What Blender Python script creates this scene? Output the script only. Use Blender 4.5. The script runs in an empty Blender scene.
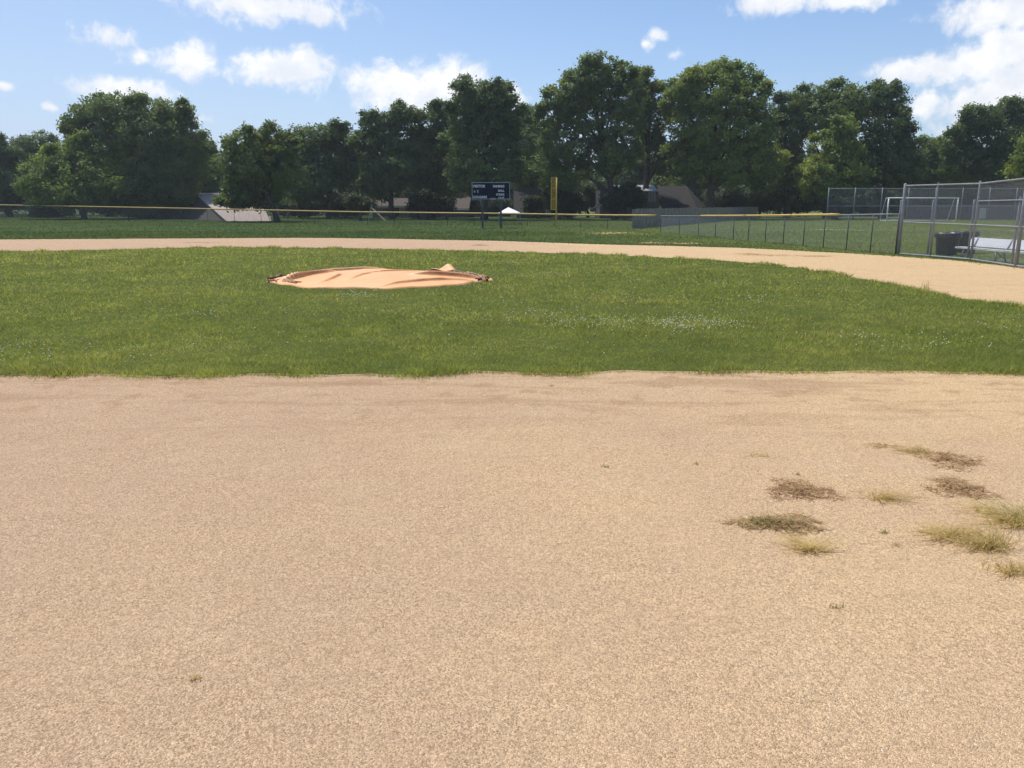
import bpy, bmesh, math, random
import numpy as np
from mathutils import Vector, Matrix

S = bpy.context.scene
COL = S.collection
R = math.radians

# ------------------------------------------------------------------ camera
CAM_H, PITCH, FPX = 1.6, R(12.74), 796.4
cam = bpy.data.cameras.new("camera")
cam.lens, cam.sensor_width = 28.0, 36.0
cam.clip_start, cam.clip_end = 0.05, 3000
cam_o = bpy.data.objects.new("camera", cam)
COL.objects.link(cam_o)
cam_o.location = (0, 0, CAM_H)
cam_o.rotation_euler = (R(90) - PITCH, 0, 0)
S.camera = cam_o

# ------------------------------------------------------------------ light
SUN_EL, SUN_AZ = R(65), R(-35)            # azimuth from +Y towards +X
sun = bpy.data.lights.new("sun", 'SUN')
sun.energy, sun.angle, sun.color = 4.2, R(0.55), (1.0, 0.955, 0.88)
sun_o = bpy.data.objects.new("sun", sun)
COL.objects.link(sun_o)
sd = Vector((math.cos(SUN_EL)*math.sin(SUN_AZ), math.cos(SUN_EL)*math.cos(SUN_AZ), math.sin(SUN_EL)))
sun_o.rotation_euler = sd.to_track_quat('Z', 'Y').to_euler()
sun_o.location = sd*200

S.view_settings.view_transform = 'Standard'
S.view_settings.look = 'None'
S.view_settings.exposure = 0.15
S.view_settings.gamma = 1.0
S.cycles.max_bounces = 6
S.cycles.transparent_max_bounces = 8
S.cycles.use_adaptive_sampling = True
S.cycles.adaptive_threshold = 0.008
S.cycles.use_denoising = True
S.cycles.denoiser = 'OPENIMAGEDENOISE'
S.cycles.denoising_input_passes = 'RGB_ALBEDO_NORMAL'
S.cycles.denoising_prefilter = 'ACCURATE'

# ------------------------------------------------------------------ pixel helpers (layout measured from the place's picture)
def ray(px, py):
    x, y = (px-512)/FPX, -(py-384)/FPX
    c, s = math.cos(PITCH), math.sin(PITCH)
    return Vector((x, c + y*s, -s + y*c))

def at(px, py, z=0.0):
    d = ray(px, py)
    t = (z-CAM_H)/d.z
    return Vector((d.x*t, d.y*t, z))

def far(px, py, D):
    d = ray(px, py)
    t = D/d.y
    return Vector((d.x*t, D, CAM_H+d.z*t))

# ------------------------------------------------------------------ world: sky with clouds in fixed directions
world = bpy.data.worlds.new("World")
S.world = world
world.use_nodes = True
wt = world.node_tree
wt.nodes.clear()

class NT:
    def __init__(s, t): s.t = t
    def n(s, kind, **kw):
        nd = s.t.nodes.new(kind)
        for k, v in kw.items(): setattr(nd, k, v)
        return nd
    def put(s, sock, v):
        if isinstance(v, bpy.types.NodeSocket): s.t.links.new(v, sock)
        elif v is not None: sock.default_value = v
    def m(s, op, a, b=None, c=None, clamp=False):
        nd = s.n('ShaderNodeMath', operation=op, use_clamp=clamp)
        s.put(nd.inputs[0], a)
        if b is not None: s.put(nd.inputs[1], b)
        if c is not None: s.put(nd.inputs[2], c)
        return nd.outputs[0]
    def noise(s, vec, scale, detail=3.0, rough=0.55, dist=0.0, col=False):
        nd = s.n('ShaderNodeTexNoise')
        if vec is not None: s.put(nd.inputs['Vector'], vec)
        nd.inputs['Scale'].default_value = scale
        nd.inputs['Detail'].default_value = detail
        nd.inputs['Roughness'].default_value = rough
        nd.inputs['Distortion'].default_value = dist
        return nd.outputs['Color' if col else 'Fac']
    def ramp(s, fac, lo, hi, smooth=True):
        nd = s.n('ShaderNodeMapRange')
        nd.interpolation_type = 'SMOOTHSTEP' if smooth else 'LINEAR'
        s.put(nd.inputs['Value'], fac)
        nd.inputs['From Min'].default_value = lo
        nd.inputs['From Max'].default_value = hi
        return nd.outputs['Result']
    def rng(s, fac, a, b, c, d):
        nd = s.n('ShaderNodeMapRange')
        s.put(nd.inputs['Value'], fac)
        for i, v in zip(('From Min', 'From Max', 'To Min', 'To Max'), (a, b, c, d)): nd.inputs[i].default_value = v
        return nd.outputs['Result']
    def mix(s, fac, a, b, mode='MIX'):
        nd = s.n('ShaderNodeMix', data_type='RGBA', blend_type=mode)
        s.put(nd.inputs[0], fac)
        s.put(nd.inputs[6], (*a, 1) if isinstance(a, tuple) else a)
        s.put(nd.inputs[7], (*b, 1) if isinstance(b, tuple) else b)
        return nd.outputs[2]
    def link(s, a, b): s.t.links.new(a, b)

W = NT(wt)
sky = W.n('ShaderNodeTexSky', sky_type='NISHITA')
sky.sun_disc = False
sky.sun_elevation, sky.sun_rotation = SUN_EL, SUN_AZ
sky.altitude, sky.air_density, sky.dust_density, sky.ozone_density = 100, 1.0, 0.6, 2.4
bg = W.n('ShaderNodeBackground')
bg.inputs['Strength'].default_value = 0.108
tc = W.n('ShaderNodeTexCoord').outputs['Generated']
sep = W.n('ShaderNodeSeparateXYZ'); W.link(tc, sep.inputs[0])
skc = W.mix(1.0, sky.outputs[0], (.90, 1.0, 1.14), 'MULTIPLY')
# pale summer haze low in the sky
hz = W.m('MULTIPLY', W.m('POWER', W.m('SUBTRACT', 1.0, W.m('MAXIMUM', sep.outputs[2], 0.0)), 9.0), 
    .78)
hz = W.m('ADD', hz, W.m('MULTIPLY', W.ramp(W.m('ARCTAN2', sep.outputs[0], sep.outputs[1]), .25, -.60), .30), clamp=True)
skc = W.mix(hz, skc, (5.0, 5.95, 7.6))
W.link(skc, bg.inputs['Color'])
az = W.m('ARCTAN2', sep.outputs[0], sep.outputs[1])
el = W.m('ARCSINE', sep.outputs[2])
wz = W.noise(tc, 26, 3, .6, col=True)
sw = W.n('ShaderNodeSeparateXYZ'); W.link(wz, sw.inputs[0])
az = W.m('ADD', az, W.m('MULTIPLY', W.m('SUBTRACT', sw.outputs[0], .5), .022))
el = W.m('ADD', el, W.m('MULTIPLY', W.m('SUBTRACT', sw.outputs[1], .5), .018))
CLOUDS = [  # px, py, rx, ry, weight
    (265, 6, 95, 20, .80), (215, -8, 110, 16, .7), (320, 14, 28, 14, .8), (112, 36, 44, 15, .55), (138, 58, 24, 12, .62),
    (190, 60, 31, 22, .9), (285, 69, 58, 21, 1.0), (300, 62, 30, 20, .8), (128, 90, 56, 16, .95), (4, 87, 14, 7, .75),
    (400, 84, 66, 24, .95), (455, 86, 44, 28, 1.0), (420, 98, 80, 18, .8), (512, 96, 18, 15, .75), (655, 36, 13, 9, .85), (646, 44, 10, 8, .7),
    (672, 55, 10, 6, .5), (775, 2, 44, 16, .95), (850, -2, 66, 14, .95), (1005, 12, 90, 28, .9),
    (985, 62, 62, 30, 1.0), (925, 70, 62, 18, 1.0), (1010, 50, 50, 34, 1.0), (922, 104, 20, 17, .95), (985, 105, 62, 40, .95), (1040, 80, 90, 55, 1.0),
    (198, 120, 20, 7, .4), (52, 107, 9, 5, .45), (-80, 60, 60, 20, .9), (-190, 20, 90, 26, .9), (1170, 90, 80, 30, .9), (1250, 20, 90, 30, .8)]
acc = None
gacc = None
for px, py, rx, ry, w in CLOUDS:
    rx, ry = rx*1.12, ry*1.14
    d = ray(px, py); d.normalize()
    a0, e0 = math.atan2(d.x, d.y), math.asin(d.z)
    dd = ray(px+rx, py); ra = abs(math.atan2(dd.x, dd.y)-a0)
    dd = ray(px, py-ry).normalized(); re = abs(math.asin(dd.z)-e0)
    u = W.m('MULTIPLY', W.m('SUBTRACT', az, a0), 1/ra)
    v = W.m('MULTIPLY', W.m('SUBTRACT', el, e0), 1/re)
    # flat-bottomed: below the centre the ellipse is tighter
    q = W.m('SQRT', W.m('ADD', W.m('MULTIPLY', u, u), W.m('MULTIPLY', v, v)))
    s_ = W.m('MULTIPLY', W.m('SUBTRACT', 1.05, q), w)
    acc = s_ if acc is None else W.m('MAXIMUM', acc, s_)
    g_ = W.m('MULTIPLY', v, W.m('MAXIMUM', s_, 0.0))
    gacc = g_ if gacc is None else W.m('ADD', gacc, g_)
cn = W.noise(tc, 46, 8, .62, .25)
val = W.m('ADD', acc, W.m('MULTIPLY', W.m('SUBTRACT', cn, .5), 1.5))
alpha = W.ramp(val, .03, .68)
alpha = W.m('MULTIPLY', alpha, .93)
cshade = W.m('ADD', W.noise(tc, 30, 5, .6), W.m('MULTIPLY', gacc, .22))
ccol = W.mix(W.ramp(cshade, .28, .72), (.78, .81, .87), (1.0, .99, .975))
bgc = W.n('ShaderNodeBackground'); bgc.inputs['Strength'].default_value = 1.02
W.link(ccol, bgc.inputs['Color'])
mx = W.n('ShaderNodeMixShader')
W.link(alpha, mx.inputs[0]); W.link(bg.outputs[0], mx.inputs[1]); W.link(bgc.outputs[0], mx.inputs[2])
wo = W.n('ShaderNodeOutputWorld'); W.link(mx.outputs[0], wo.inputs['Surface'])

# ------------------------------------------------------------------ object helpers
def tag(o, label=None, cat=None, group=None, kind=None):
    if label: o['label'] = label
    if cat: o['category'] = cat
    if group: o['group'] = group
    if kind: o['kind'] = kind
    return o

def empty(name, loc, label, cat, group=None, rz=0):
    o = bpy.data.objects.new(name, None)
    COL.objects.link(o)
    o.empty_display_size = .2
    o.location = loc; o.rotation_euler.z = rz
    return tag(o, label, cat, group)

def link(name, me, mat, parent=None):
    o = bpy.data.objects.new(name, me)
    COL.objects.link(o)
    if mat is not None:
        for m in (mat if isinstance(mat, (list, tuple)) else [mat]): me.materials.append(m)
    if parent is not None:
        o.parent = parent
        o.matrix_parent_inverse = parent_inv(parent)
    return o

def parent_inv(p):
    M = Matrix.Identity(4)
    while p is not None:
        M = p.matrix_parent_inverse @ Matrix.LocRotScale(p.location, p.rotation_euler, p.scale) @ M if p.parent else Matrix.LocRotScale(p.location, p.rotation_euler, p.scale) @ M
        p = p.parent
    return M.inverted()

def arrays(name, V, F, smooth=False):
    """mesh from numpy vertices (N,3) and equal-sized faces (M,k)"""
    V = np.asarray(V, np.float32); F = np.asarray(F, np.int32)
    me = bpy.data.meshes.new(name)
    k = F.shape[1]
    me.vertices.add(len(V)); me.vertices.foreach_set("co", V.ravel())
    me.loops.add(F.size); me.loops.foreach_set("vertex_index", F.ravel())
    me.polygons.add(len(F))
    me.polygons.foreach_set("loop_start", np.arange(0, F.size, k, dtype=np.int32))
    me.polygons.foreach_set("use_smooth", np.full(len(F), smooth))
    me.update(calc_edges=True); me.validate()
    return me

class MB:
    """collects shapes in world coordinates into one mesh"""
    def __init__(s): s.V, s.F = [], []
    def add(s, V, F):
        b = len(s.V); s.V += [tuple(v) for v in V]; s.F += [tuple(i+b for i in f) for f in F]
    def box(s, c, sz, rz=0.0, rx=0.0):
        M = Matrix.Translation(c) @ Matrix.Rotation(rz, 4, 'Z') @ Matrix.Rotation(rx, 4, 'X')
        x, y, z = (i/2 for i in sz)
        V = [M @ Vector(p) for p in ((-x,-y,-z),(x,-y,-z),(x,y,-z),(-x,y,-z),(-x,-y,z),(x,-y,z),(x,y,z),(-x,y,z))]
        s.add(V, [(3,2,1,0),(4,5,6,7),(0,1,5,4),(1,2,6,5),(2,3,7,6),(3,0,4,7)])
    def bar(s, a, b, w, h=None):
        """square bar from a to b"""
        s.tube([a, b], [w*.5]*2, 4)
    def tube(s, P, r, n=8, caps=True):
        P = [Vector(p) for p in P]
        r = r if isinstance(r, (list, tuple)) else [r]*len(P)
        V, F = [], []
        for i, p in enumerate(P):
            t = (P[min(i+1, len(P)-1)] - P[max(i-1, 0)]).normalized()
            u = t.cross(Vector((0,0,1)) if abs(t.z) < .9 else Vector((1,0,0))).normalized()
            v = t.cross(u)
            for k in range(n):
                a = 2*math.pi*(k+.5)/n
                V.append(p + (u*math.cos(a) + v*math.sin(a))*r[i])
        for i in range(len(P)-1):
            for k in range(n):
                F.append((i*n+k, i*n+(k+1) % n, (i+1)*n+(k+1) % n, (i+1)*n+k))
        if caps:
            F.append(tuple(range(n))[::-1]); F.append(tuple((len(P)-1)*n+k for k in range(n)))
        s.add(V, F)
    def poly(s, pts, thick=0.0):
        """flat polygon extruded by vector (or thickness along its normal)"""
        pts = [Vector(p) for p in pts]; n = len(pts)
        if thick:
            nn = (pts[1]-pts[0]).cross(pts[2]-pts[0]).normalized()*thick
            V = pts + [p-nn for p in pts]
            F = [tuple(range(n)), tuple(range(2*n-1, n-1, -1))] + [(i, i+n, (i+1) % n+n, (i+1) % n) for i in range(n)]
            s.add(V, F)
        else: s.add(pts, [tuple(range(n))])
    def lathe(s, c, prof, n=24):
        V, F = [], []
        for (r, z) in prof:
            for k in range(n):
                a = 2*math.pi*k/n
                V.append((c[0]+r*math.cos(a), c[1]+r*math.sin(a), c[2]+z))
        for i in range(len(prof)-1):
            for k in range(n): F.append((i*n+k, i*n+(k+1) % n, (i+1)*n+(k+1) % n, (i+1)*n+k))
        s.add(V, F)
    def build(s, name, mat, parent=None, smooth=False):
        me = bpy.data.meshes.new(name)
        me.from_pydata(s.V, [], s.F)
        if smooth:
            me.polygons.foreach_set("use_smooth", [True]*len(me.polygons))
        me.update()
        return link(name, me, mat, parent)

# ------------------------------------------------------------------ numpy noise
_G = {}
def vnoise(x, y, scale, seed):
    """smooth value noise in 0..1"""
    g = _G.get(seed)
    if g is None: g = _G[seed] = np.random.default_rng(seed).random((256, 256))
    x = np.asarray(x)*scale+1000; y = np.asarray(y)*scale+1000
    xi, yi = np.floor(x).astype(int), np.floor(y).astype(int)
    fx, fy = x-xi, y-yi
    fx, fy = fx*fx*(3-2*fx), fy*fy*(3-2*fy)
    a, b = g[xi % 256, yi % 256], g[(xi+1) % 256, yi % 256]
    c, d = g[xi % 256, (yi+1) % 256], g[(xi+1) % 256, (yi+1) % 256]
    return (a*(1-fx)+b*fx)*(1-fy) + (c*(1-fx)+d*fx)*fy

def fbm(x, y, scale, seed, oct=4):
    t, a, n = 0, .5, 0
    for k in range(oct):
        t = t + a*vnoise(x, y, scale*2**k, seed+k); n += a; a *= .5
    return t/n

def inside(poly, x, y):
    """even-odd test, vectorised"""
    P = [(p[0], p[1]) for p in poly]
    r = np.zeros(len(x), bool)
    for (x0, y0), (x1, y1) in zip(P, P[1:]+P[:1]):
        c = ((y0 > y) != (y1 > y))
        with np.errstate(divide='ignore', invalid='ignore'):
            r ^= c & (x < (x1-x0)*(y-y0)/(y1-y0+1e-12)+x0)
    return r

# ------------------------------------------------------------------ materials
def mat(name, col=(.5,.5,.5), rough=.7, metal=0.0, var=0.0, vscale=4.0, bump=0.0, bscale=30.0, spec=.5):
    m = bpy.data.materials.new(name); m.use_nodes = True
    N = NT(m.node_tree); b = m.node_tree.nodes['Principled BSDF']
    b.inputs['Roughness'].default_value = rough
    b.inputs['Metallic'].default_value = metal
    b.inputs['Specular IOR Level'].default_value = spec
    co = N.n('ShaderNodeTexCoord').outputs['Object']
    if var:
        f = N.noise(co, vscale, 5, .6)
        lo = tuple(c*(1-var) for c in col); hi = tuple(min(1, c*(1+var)) for c in col)
        N.link(N.mix(N.ramp(f, .3, .7), lo, hi), b.inputs['Base Color'])
    else: b.inputs['Base Color'].default_value = (*col, 1)
    if bump:
        bp = N.n('ShaderNodeBump'); bp.inputs['Strength'].default_value = bump; bp.inputs['Distance'].default_value = .01
        N.link(N.noise(co, bscale, 5, .6), bp.inputs['Height']); N.link(bp.outputs[0], b.inputs['Normal'])
    return m

def leaf_mat(name, a, b, yellow, tr=.35, rough=.55, patch=.4, soft=0.0, up=0.0, dry=0.0, warm=None):
    """leaves and blades: colour varies from leaf to leaf and in broad patches; partly translucent"""
    m = bpy.data.materials.new(name); m.use_nodes = True
    N = NT(m.node_tree); m.node_tree.nodes.clear()
    geo = N.n('ShaderNodeNewGeometry'); rnd = geo.outputs['Random Per Island']
    pos = N.n('ShaderNodeTexCoord').outputs['Object']
    c = N.mix(rnd, a, b)
    f = N.ramp(N.noise(pos, patch, 4, .6), .42, .68)
    c = N.mix(N.m('MULTIPLY', f, .9), c, yellow)
    if dry:
        mo = N.ramp(N.m('ADD', N.m('MULTIPLY', N.noise(pos, 2.4, 4, .65), .6), N.m('MULTIPLY', N.noise(pos, .8, 3, .6), .4)), .38, .60)
        c = N.mix(1.0, c, N.mix(mo, (.70, .72, .70), (1.16, 1.14, 1.10)), 'MULTIPLY')
    if warm:
        sx = N.n('ShaderNodeSeparateXYZ'); N.link(pos, sx.inputs[0])
        c = N.mix(N.ramp(N.m('ADD', N.m('MULTIPLY', sx.outputs[0], .04), N.noise(pos, .12, 3, .6)), .35, 1.1), c, warm)
    if dry: c = N.mix(N.m('MULTIPLY', N.m('GREATER_THAN', N.m('FRACT', N.m('MULTIPLY', rnd, 37.0)), 1-dry), .8), c, (.36, .29, .13))
    df = N.n('ShaderNodeBsdfPrincipled'); df.inputs['Roughness'].default_value = rough; df.inputs['Specular IOR Level'].default_value = .25
    N.link(c, df.inputs['Base Color'])
    if soft or up:
        vm = N.n('ShaderNodeVectorMath', operation='SCALE'); N.link(geo.outputs['Normal'], vm.inputs[0]); vm.inputs[3].default_value = 1-max(soft, up)
        va = N.n('ShaderNodeVectorMath', operation='ADD'); N.link(vm.outputs[0], va.inputs[0])
        if soft:
            at_ = N.n('ShaderNodeAttribute', attribute_name='swell')
            vs_ = N.n('ShaderNodeVectorMath', operation='SCALE'); N.link(at_.outputs['Vector'], vs_.inputs[0]); vs_.inputs[3].default_value = soft
            N.link(vs_.outputs[0], va.inputs[1])
        else: va.inputs[1].default_value = (0, 0, up)
        vn = N.n('ShaderNodeVectorMath', operation='NORMALIZE'); N.link(va.outputs[0], vn.inputs[0]); N.link(vn.outputs[0], df.inputs['Normal'])
    tl = N.n('ShaderNodeBsdfTranslucent')
    N.link(N.mix(1.0, c, (1.45, 1.45, .75), 'MULTIPLY'), tl.inputs['Color'])
    mxs = N.n('ShaderNodeMixShader'); mxs.inputs[0].default_value = tr
    N.link(df.outputs[0], mxs.inputs[1]); N.link(tl.outputs[0], mxs.inputs[2])
    o = N.n('ShaderNodeOutputMaterial'); N.link(mxs.outputs[0], o.inputs['Surface'])
    return m

def turf_mat(name, dark, light, yellow, bare=0.0, warm=None):
    m = bpy.data.materials.new(name); m.use_nodes = True
    N = NT(m.node_tree); b = m.node_tree.nodes['Principled BSDF']
    b.inputs['Roughness'].default_value = .95; b.inputs['Specular IOR Level'].default_value = .1
    co = N.n('ShaderNodeTexCoord').outputs['Object']
    c = N.mix(N.ramp(N.noise(co, .28, 5, .62), .35, .66), dark, light)
    c = N.mix(N.m('MULTIPLY', N.ramp(N.noise(co, .11, 4, .6, .6), .48, .72), .8), c, yellow)
    if warm:
        sx = N.n('ShaderNodeSeparateXYZ'); N.link(co, sx.inputs[0])
        c = N.mix(N.ramp(N.m('ADD', N.m('MULTIPLY', sx.outputs[0], .04), N.noise(co, .12, 3, .6)), .35, 1.1), c, warm)
    c = N.mix(N.rng(N.noise(co, 9, 4, .7), .3, .7, 0, .55), c, tuple(v*.45 for v in dark))
    if bare:
        c = N.mix(N.m('MULTIPLY', N.ramp(N.noise(co, .16, 6, .65, .4), .66, .76), bare), c, (.36, .27, .15))
    N.link(c, b.inputs['Base Color'])
    bp = N.n('ShaderNodeBump'); bp.inputs['Strength'].default_value = .8; bp.inputs['Distance'].default_value = .05
    N.link(N.noise(co, 22, 5, .7), bp.inputs['Height']); N.link(bp.outputs[0], b.inputs['Normal'])
    return m

def dirt_mat(name):
    m = bpy.data.materials.new(name); m.use_nodes = True
    N = NT(m.node_tree); b = m.node_tree.nodes['Principled BSDF']
    b.inputs['Roughness'].default_value = .95; b.inputs['Specular IOR Level'].default_value = .12
    co = N.n('ShaderNodeTexCoord').outputs['Object']
    sx = N.n('ShaderNodeSeparateXYZ'); N.link(co, sx.inputs[0])
    # broad tone: pinkish on the third-base side, more golden towards first base
    g = N.m('ADD', N.m('MULTIPLY', sx.outputs[0], .075), N.noise(co, .35, 4, .6))
    c = N.mix(N.ramp(g, .25, .95), (.488, .337, .218), (.602, .426, .240))
    # loose paler skin and darker damp/clay showing through
    c = N.mix(N.m('MULTIPLY', N.ramp(N.noise(co, 1.3, 6, .65, .3), .48, .75), .30), c, (.60, .45, .30))
    mp = N.n('ShaderNodeMapping'); mp.inputs['Scale'].default_value = (.5, 2.6, 1); mp.inputs['Rotation'].default_value = (0, 0, R(14)); N.link(co, mp.inputs[0])
    streak = N.ramp(N.noise(mp.outputs[0], 1.1, 6, .62, .8), .47, .62)
    nearedge = N.m('MULTIPLY', N.ramp(sx.outputs[1], 4.6, 7.2), N.rng(sx.outputs[1], 9.0, 14.0, 1.0, .22))
    c = N.mix(N.m('MULTIPLY', streak, N.rng(nearedge, 0, 1, .02, .45)), c, (.33, .200, .110))
    blot = N.ramp(N.noise(co, 3.2, 4, .55), .54, .66)
    c = N.mix(N.m('MULTIPLY', blot, N.rng(nearedge, 0, 1, .04, .60)), c, (.37, .23, .13))
    # grains
    vo = N.n('ShaderNodeTexVoronoi'); vo.inputs['Scale'].default_value = 185; N.link(co, vo.inputs['Vector'])
    vs = N.n('ShaderNodeSeparateColor'); N.link(vo.outputs['Color'], vs.inputs[0])
    fade = N.rng(N.noise(co, 1.7, 3, .6), .3, .7, .65, 1.0)
    gr_ = N.mix(fade, (1.0, 1.0, 1.0), N.mix(vs.outputs[1], (.56, .545, .52), (1.42, 1.415, 1.40)))
    c = N.mix(1.0, c, gr_, 'MULTIPLY')
    v2 = N.n('ShaderNodeTexVoronoi'); v2.inputs['Scale'].default_value = 85; N.link(co, v2.inputs['Vector'])
    v2s = N.n('ShaderNodeSeparateColor'); N.link(v2.outputs['Color'], v2s.inputs[0])
    g2 = N.mix(fade, (1.0, 1.0, 1.0), N.mix(v2s.outputs[0], (.91, .905, .90), (1.09, 1.09, 1.085)))
    c = N.mix(1.0, c, g2, 'MULTIPLY')
    c = N.mix(N.m('MULTIPLY', N.ramp(N.noise(co, 46, 4, .75), .54, .68), .45), c, (.25, .17, .10))
    N.link(c, b.inputs['Base Color'])
    h = N.m('ADD', N.m('MULTIPLY', vo.outputs['Distance'], -.35), N.m('ADD', N.m('MULTIPLY', N.noise(co, 7, 4, .6), 1.6), N.m('MULTIPLY', N.noise(mp.outputs[0], 2.2, 4, .6), .8)))
    bp = N.n('ShaderNodeBump'); bp.inputs['Strength'].default_value = .9; bp.inputs['Distance'].default_value = .016
    N.link(h, bp.inputs['Height']); N.link(bp.outputs[0], b.inputs['Normal'])
    return m

def grain_mat(name):
    m = bpy.data.materials.new(name); m.use_nodes = True
    N = NT(m.node_tree); b = m.node_tree.nodes['Principled BSDF']
    b.inputs['Roughness'].default_value = .9; b.inputs['Specular IOR Level'].default_value = .2
    r = N.n('ShaderNodeNewGeometry').outputs['Random Per Island']
    cr = N.n('ShaderNodeValToRGB'); N.link(r, cr.inputs[0])
    e = cr.color_ramp.elements
    e[0].position, e[0].color = 0, (.30, .21, .14, 1)
    e[1].position, e[1].color = 1, (.86, .74, .56, 1)
    for p, cc in ((.08, (.40, .28, .18)), (.40, (.50, .36, .23)), (.70, (.60, .45, .30)), (.86, (.72, .58, .42))):
        k = e.new(p); k.color = (*cc, 1)
    N.link(cr.outputs[0], b.inputs['Base Color'])
    return m

M = {}
M['dirt'] = dirt_mat('infield_clay')
M['grain'] = grain_mat('loose_grit')
M['outfield'] = turf_mat('outfield_turf', (.046, .086, .024), (.068, .112, .028), (.105, .125, .034), .8, (.135, .172, .050))
M['infield'] = turf_mat('infield_soil_and_thatch', (.085, .112, .022), (.115, .138, .030), (.155, .155, .042))
M['blade'] = leaf_mat('grass_blade', (.112, .160, .028), (.225, .272, .060), (.275, .292, .080), .5, .8, .42, up=.85, dry=.15)
M['blade_far'] = leaf_mat('outfield_blade', (.055, .105, .026), (.085, .135, .034), (.135, .155, .042), .35, .8, .16, up=.7, warm=(.185, .225, .062))
M['galv'] = mat('galvanised_steel', (.24, .255, .275), .6, .1, .12, 8)
M['wire'] = mat('galvanised_wire', (.30, .32, .35), .6, .1)
M['darkwire'] = mat('weathered_wire', (.10, .11, .12), .6, .2)
M['darkpost'] = mat('dark_weathered_post', (.075, .08, .08), .6, .1)
M['cap'] = mat('faded_yellow_cap', (.52, .36, .10), .55, 0, .12, 2)
M['capb'] = mat('yellow_cap', (.58, .40, .10), .45, 0, .08, 2)
M['yellow'] = mat('yellow_paint', (.62, .42, .06), .45, 0, .1, 3)
M['navy'] = mat('navy_panel', (.010, .013, .036), .8, 0, .2, 2, spec=.08)
M['white'] = mat('white_paint', (.74, .75, .74), .5, 0, .06, 5)
M['alu'] = mat('aluminium_plank', (.76, .77, .78), .4, .25, .06, 3)
M['bin'] = mat('black_plastic_bin', (.030, .033, .042), .45, 0, .2, 6)
M['binliner'] = mat('bin_liner', (.016, .017, .020), .35, 0, .2, 12, .6, 20)
M['bark'] = mat('bark', (.075, .060, .045), .9, 0, .35, 3, .8, 12)
M['pwood'] = mat('grey_weathered_boards', (.29, .255, .21), .85, 0, .22, 3, .3, 20, spec=.06)
def tarp_mat():
    m = mat('orange_vinyl_tarp', (.78, .39, .17), .5, 0, 0, 2.5, .25, 14, .35)
    N = NT(m.node_tree); b = m.node_tree.nodes['Principled BSDF']
    co = N.n('ShaderNodeTexCoord').outputs['Object']
    c = N.mix(N.ramp(N.noise(co, 2.5, 5, .6), .3, .7), (.76, .375, .155), (.84, .43, .19))
    a = N.n('ShaderNodeAttribute', attribute_name='fold_shade_soil').outputs['Fac']
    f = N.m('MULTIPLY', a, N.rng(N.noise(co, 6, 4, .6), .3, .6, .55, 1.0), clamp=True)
    N.link(N.mix(f, c, (.25, .105, .045)), b.inputs['Base Color'])  # fold shadow and dirt along the creases painted in as brown
    return m
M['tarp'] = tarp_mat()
M['tarp_plain'] = mat('tarp_flap', (.78, .42, .20), .5, 0, .06, 2.5, .25, 14, .35)
M['tarpb'] = mat('brown_tarp_underside', (.10, .050, .022), .6, 0, .35, 9, .5, 18)
M['tarps'] = mat('stained_tarp_edge', (.36, .20, .09), .6, 0, .4, 7, .5, 14)
M['roof_tan'] = mat('pale_tan_shingles', (.36, .30, .265), .9, 0, .18, 5, .4, 9, spec=.06)
M['roof_mid'] = mat('worn_tan_shingles', (.10, .082, .07), .9, 0, .2, 5, .4, 9, spec=.06)
M['roof_brown'] = mat('brown_shingles', (.044, .041, .039), .9, 0, .2, 5, .4, 9, spec=.06)
M['roof_white'] = mat('white_metal_roof', (.34, .335, .33), .5, 0, .1, 3)
M['siding'] = mat('beige_siding', (.32, .29, .25), .8, 0, .1, 3, spec=.06)
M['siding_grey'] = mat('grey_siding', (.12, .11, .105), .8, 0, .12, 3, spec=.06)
M['brick'] = mat('brown_brick', (.20, .13, .10), .9, 0, .2, 5)
M['glass'] = mat('dark_window_glass', (.02, .025, .03), .1, 0)
M['tent'] = mat('white_canvas', (.80, .80, .80), .7, 0, .05, 3)

# ------------------------------------------------------------------ ground, dirt and turf
def sheet(name, outline, z, mat_, kind='structure'):
    me = bpy.data.meshes.new(name)
    bm = bmesh.new()
    vs = [bm.verts.new((p[0], p[1], z)) for p in outline]
    f = bm.faces.new(vs)
    if f.normal.z < 0: f.normal_flip()
    bmesh.ops.triangulate(bm, faces=[f])
    bm.normal_update()
    for f in bm.faces:
        if f.normal.z < 0: f.normal_flip()
    bm.to_mesh(me); bm.free()
    return tag(link(name, me, mat_), kind=kind)

def densify(pts, step, amp, seed, scale=1.2):
    """subdivide a closed outline and roughen it sideways"""
    out = []
    P = [Vector((p[0], p[1])) for p in pts]
    for a, b in zip(P, P[1:]+P[:1]):
        L = (b-a).length; n = max(1, int(L/step))
        nn = Vector((-(b-a).y, (b-a).x)).normalized() if L else Vector((0, 0))
        for k in range(n):
            p = a.lerp(b, k/n)
            j = (float(fbm(p.x, p.y, scale, seed, 3))-.5)*2*amp
            out.append(p + nn*j)
    return out

gr = bpy.data.meshes.new('ground')
gr.from_pydata([(-1500, -400, 0), (1500, -400, 0), (1500, 2600, 0), (-1500, 2600, 0)], [], [(0, 1, 2, 3)])
tag(link('ground', gr, M['outfield']), kind='structure')

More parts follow.
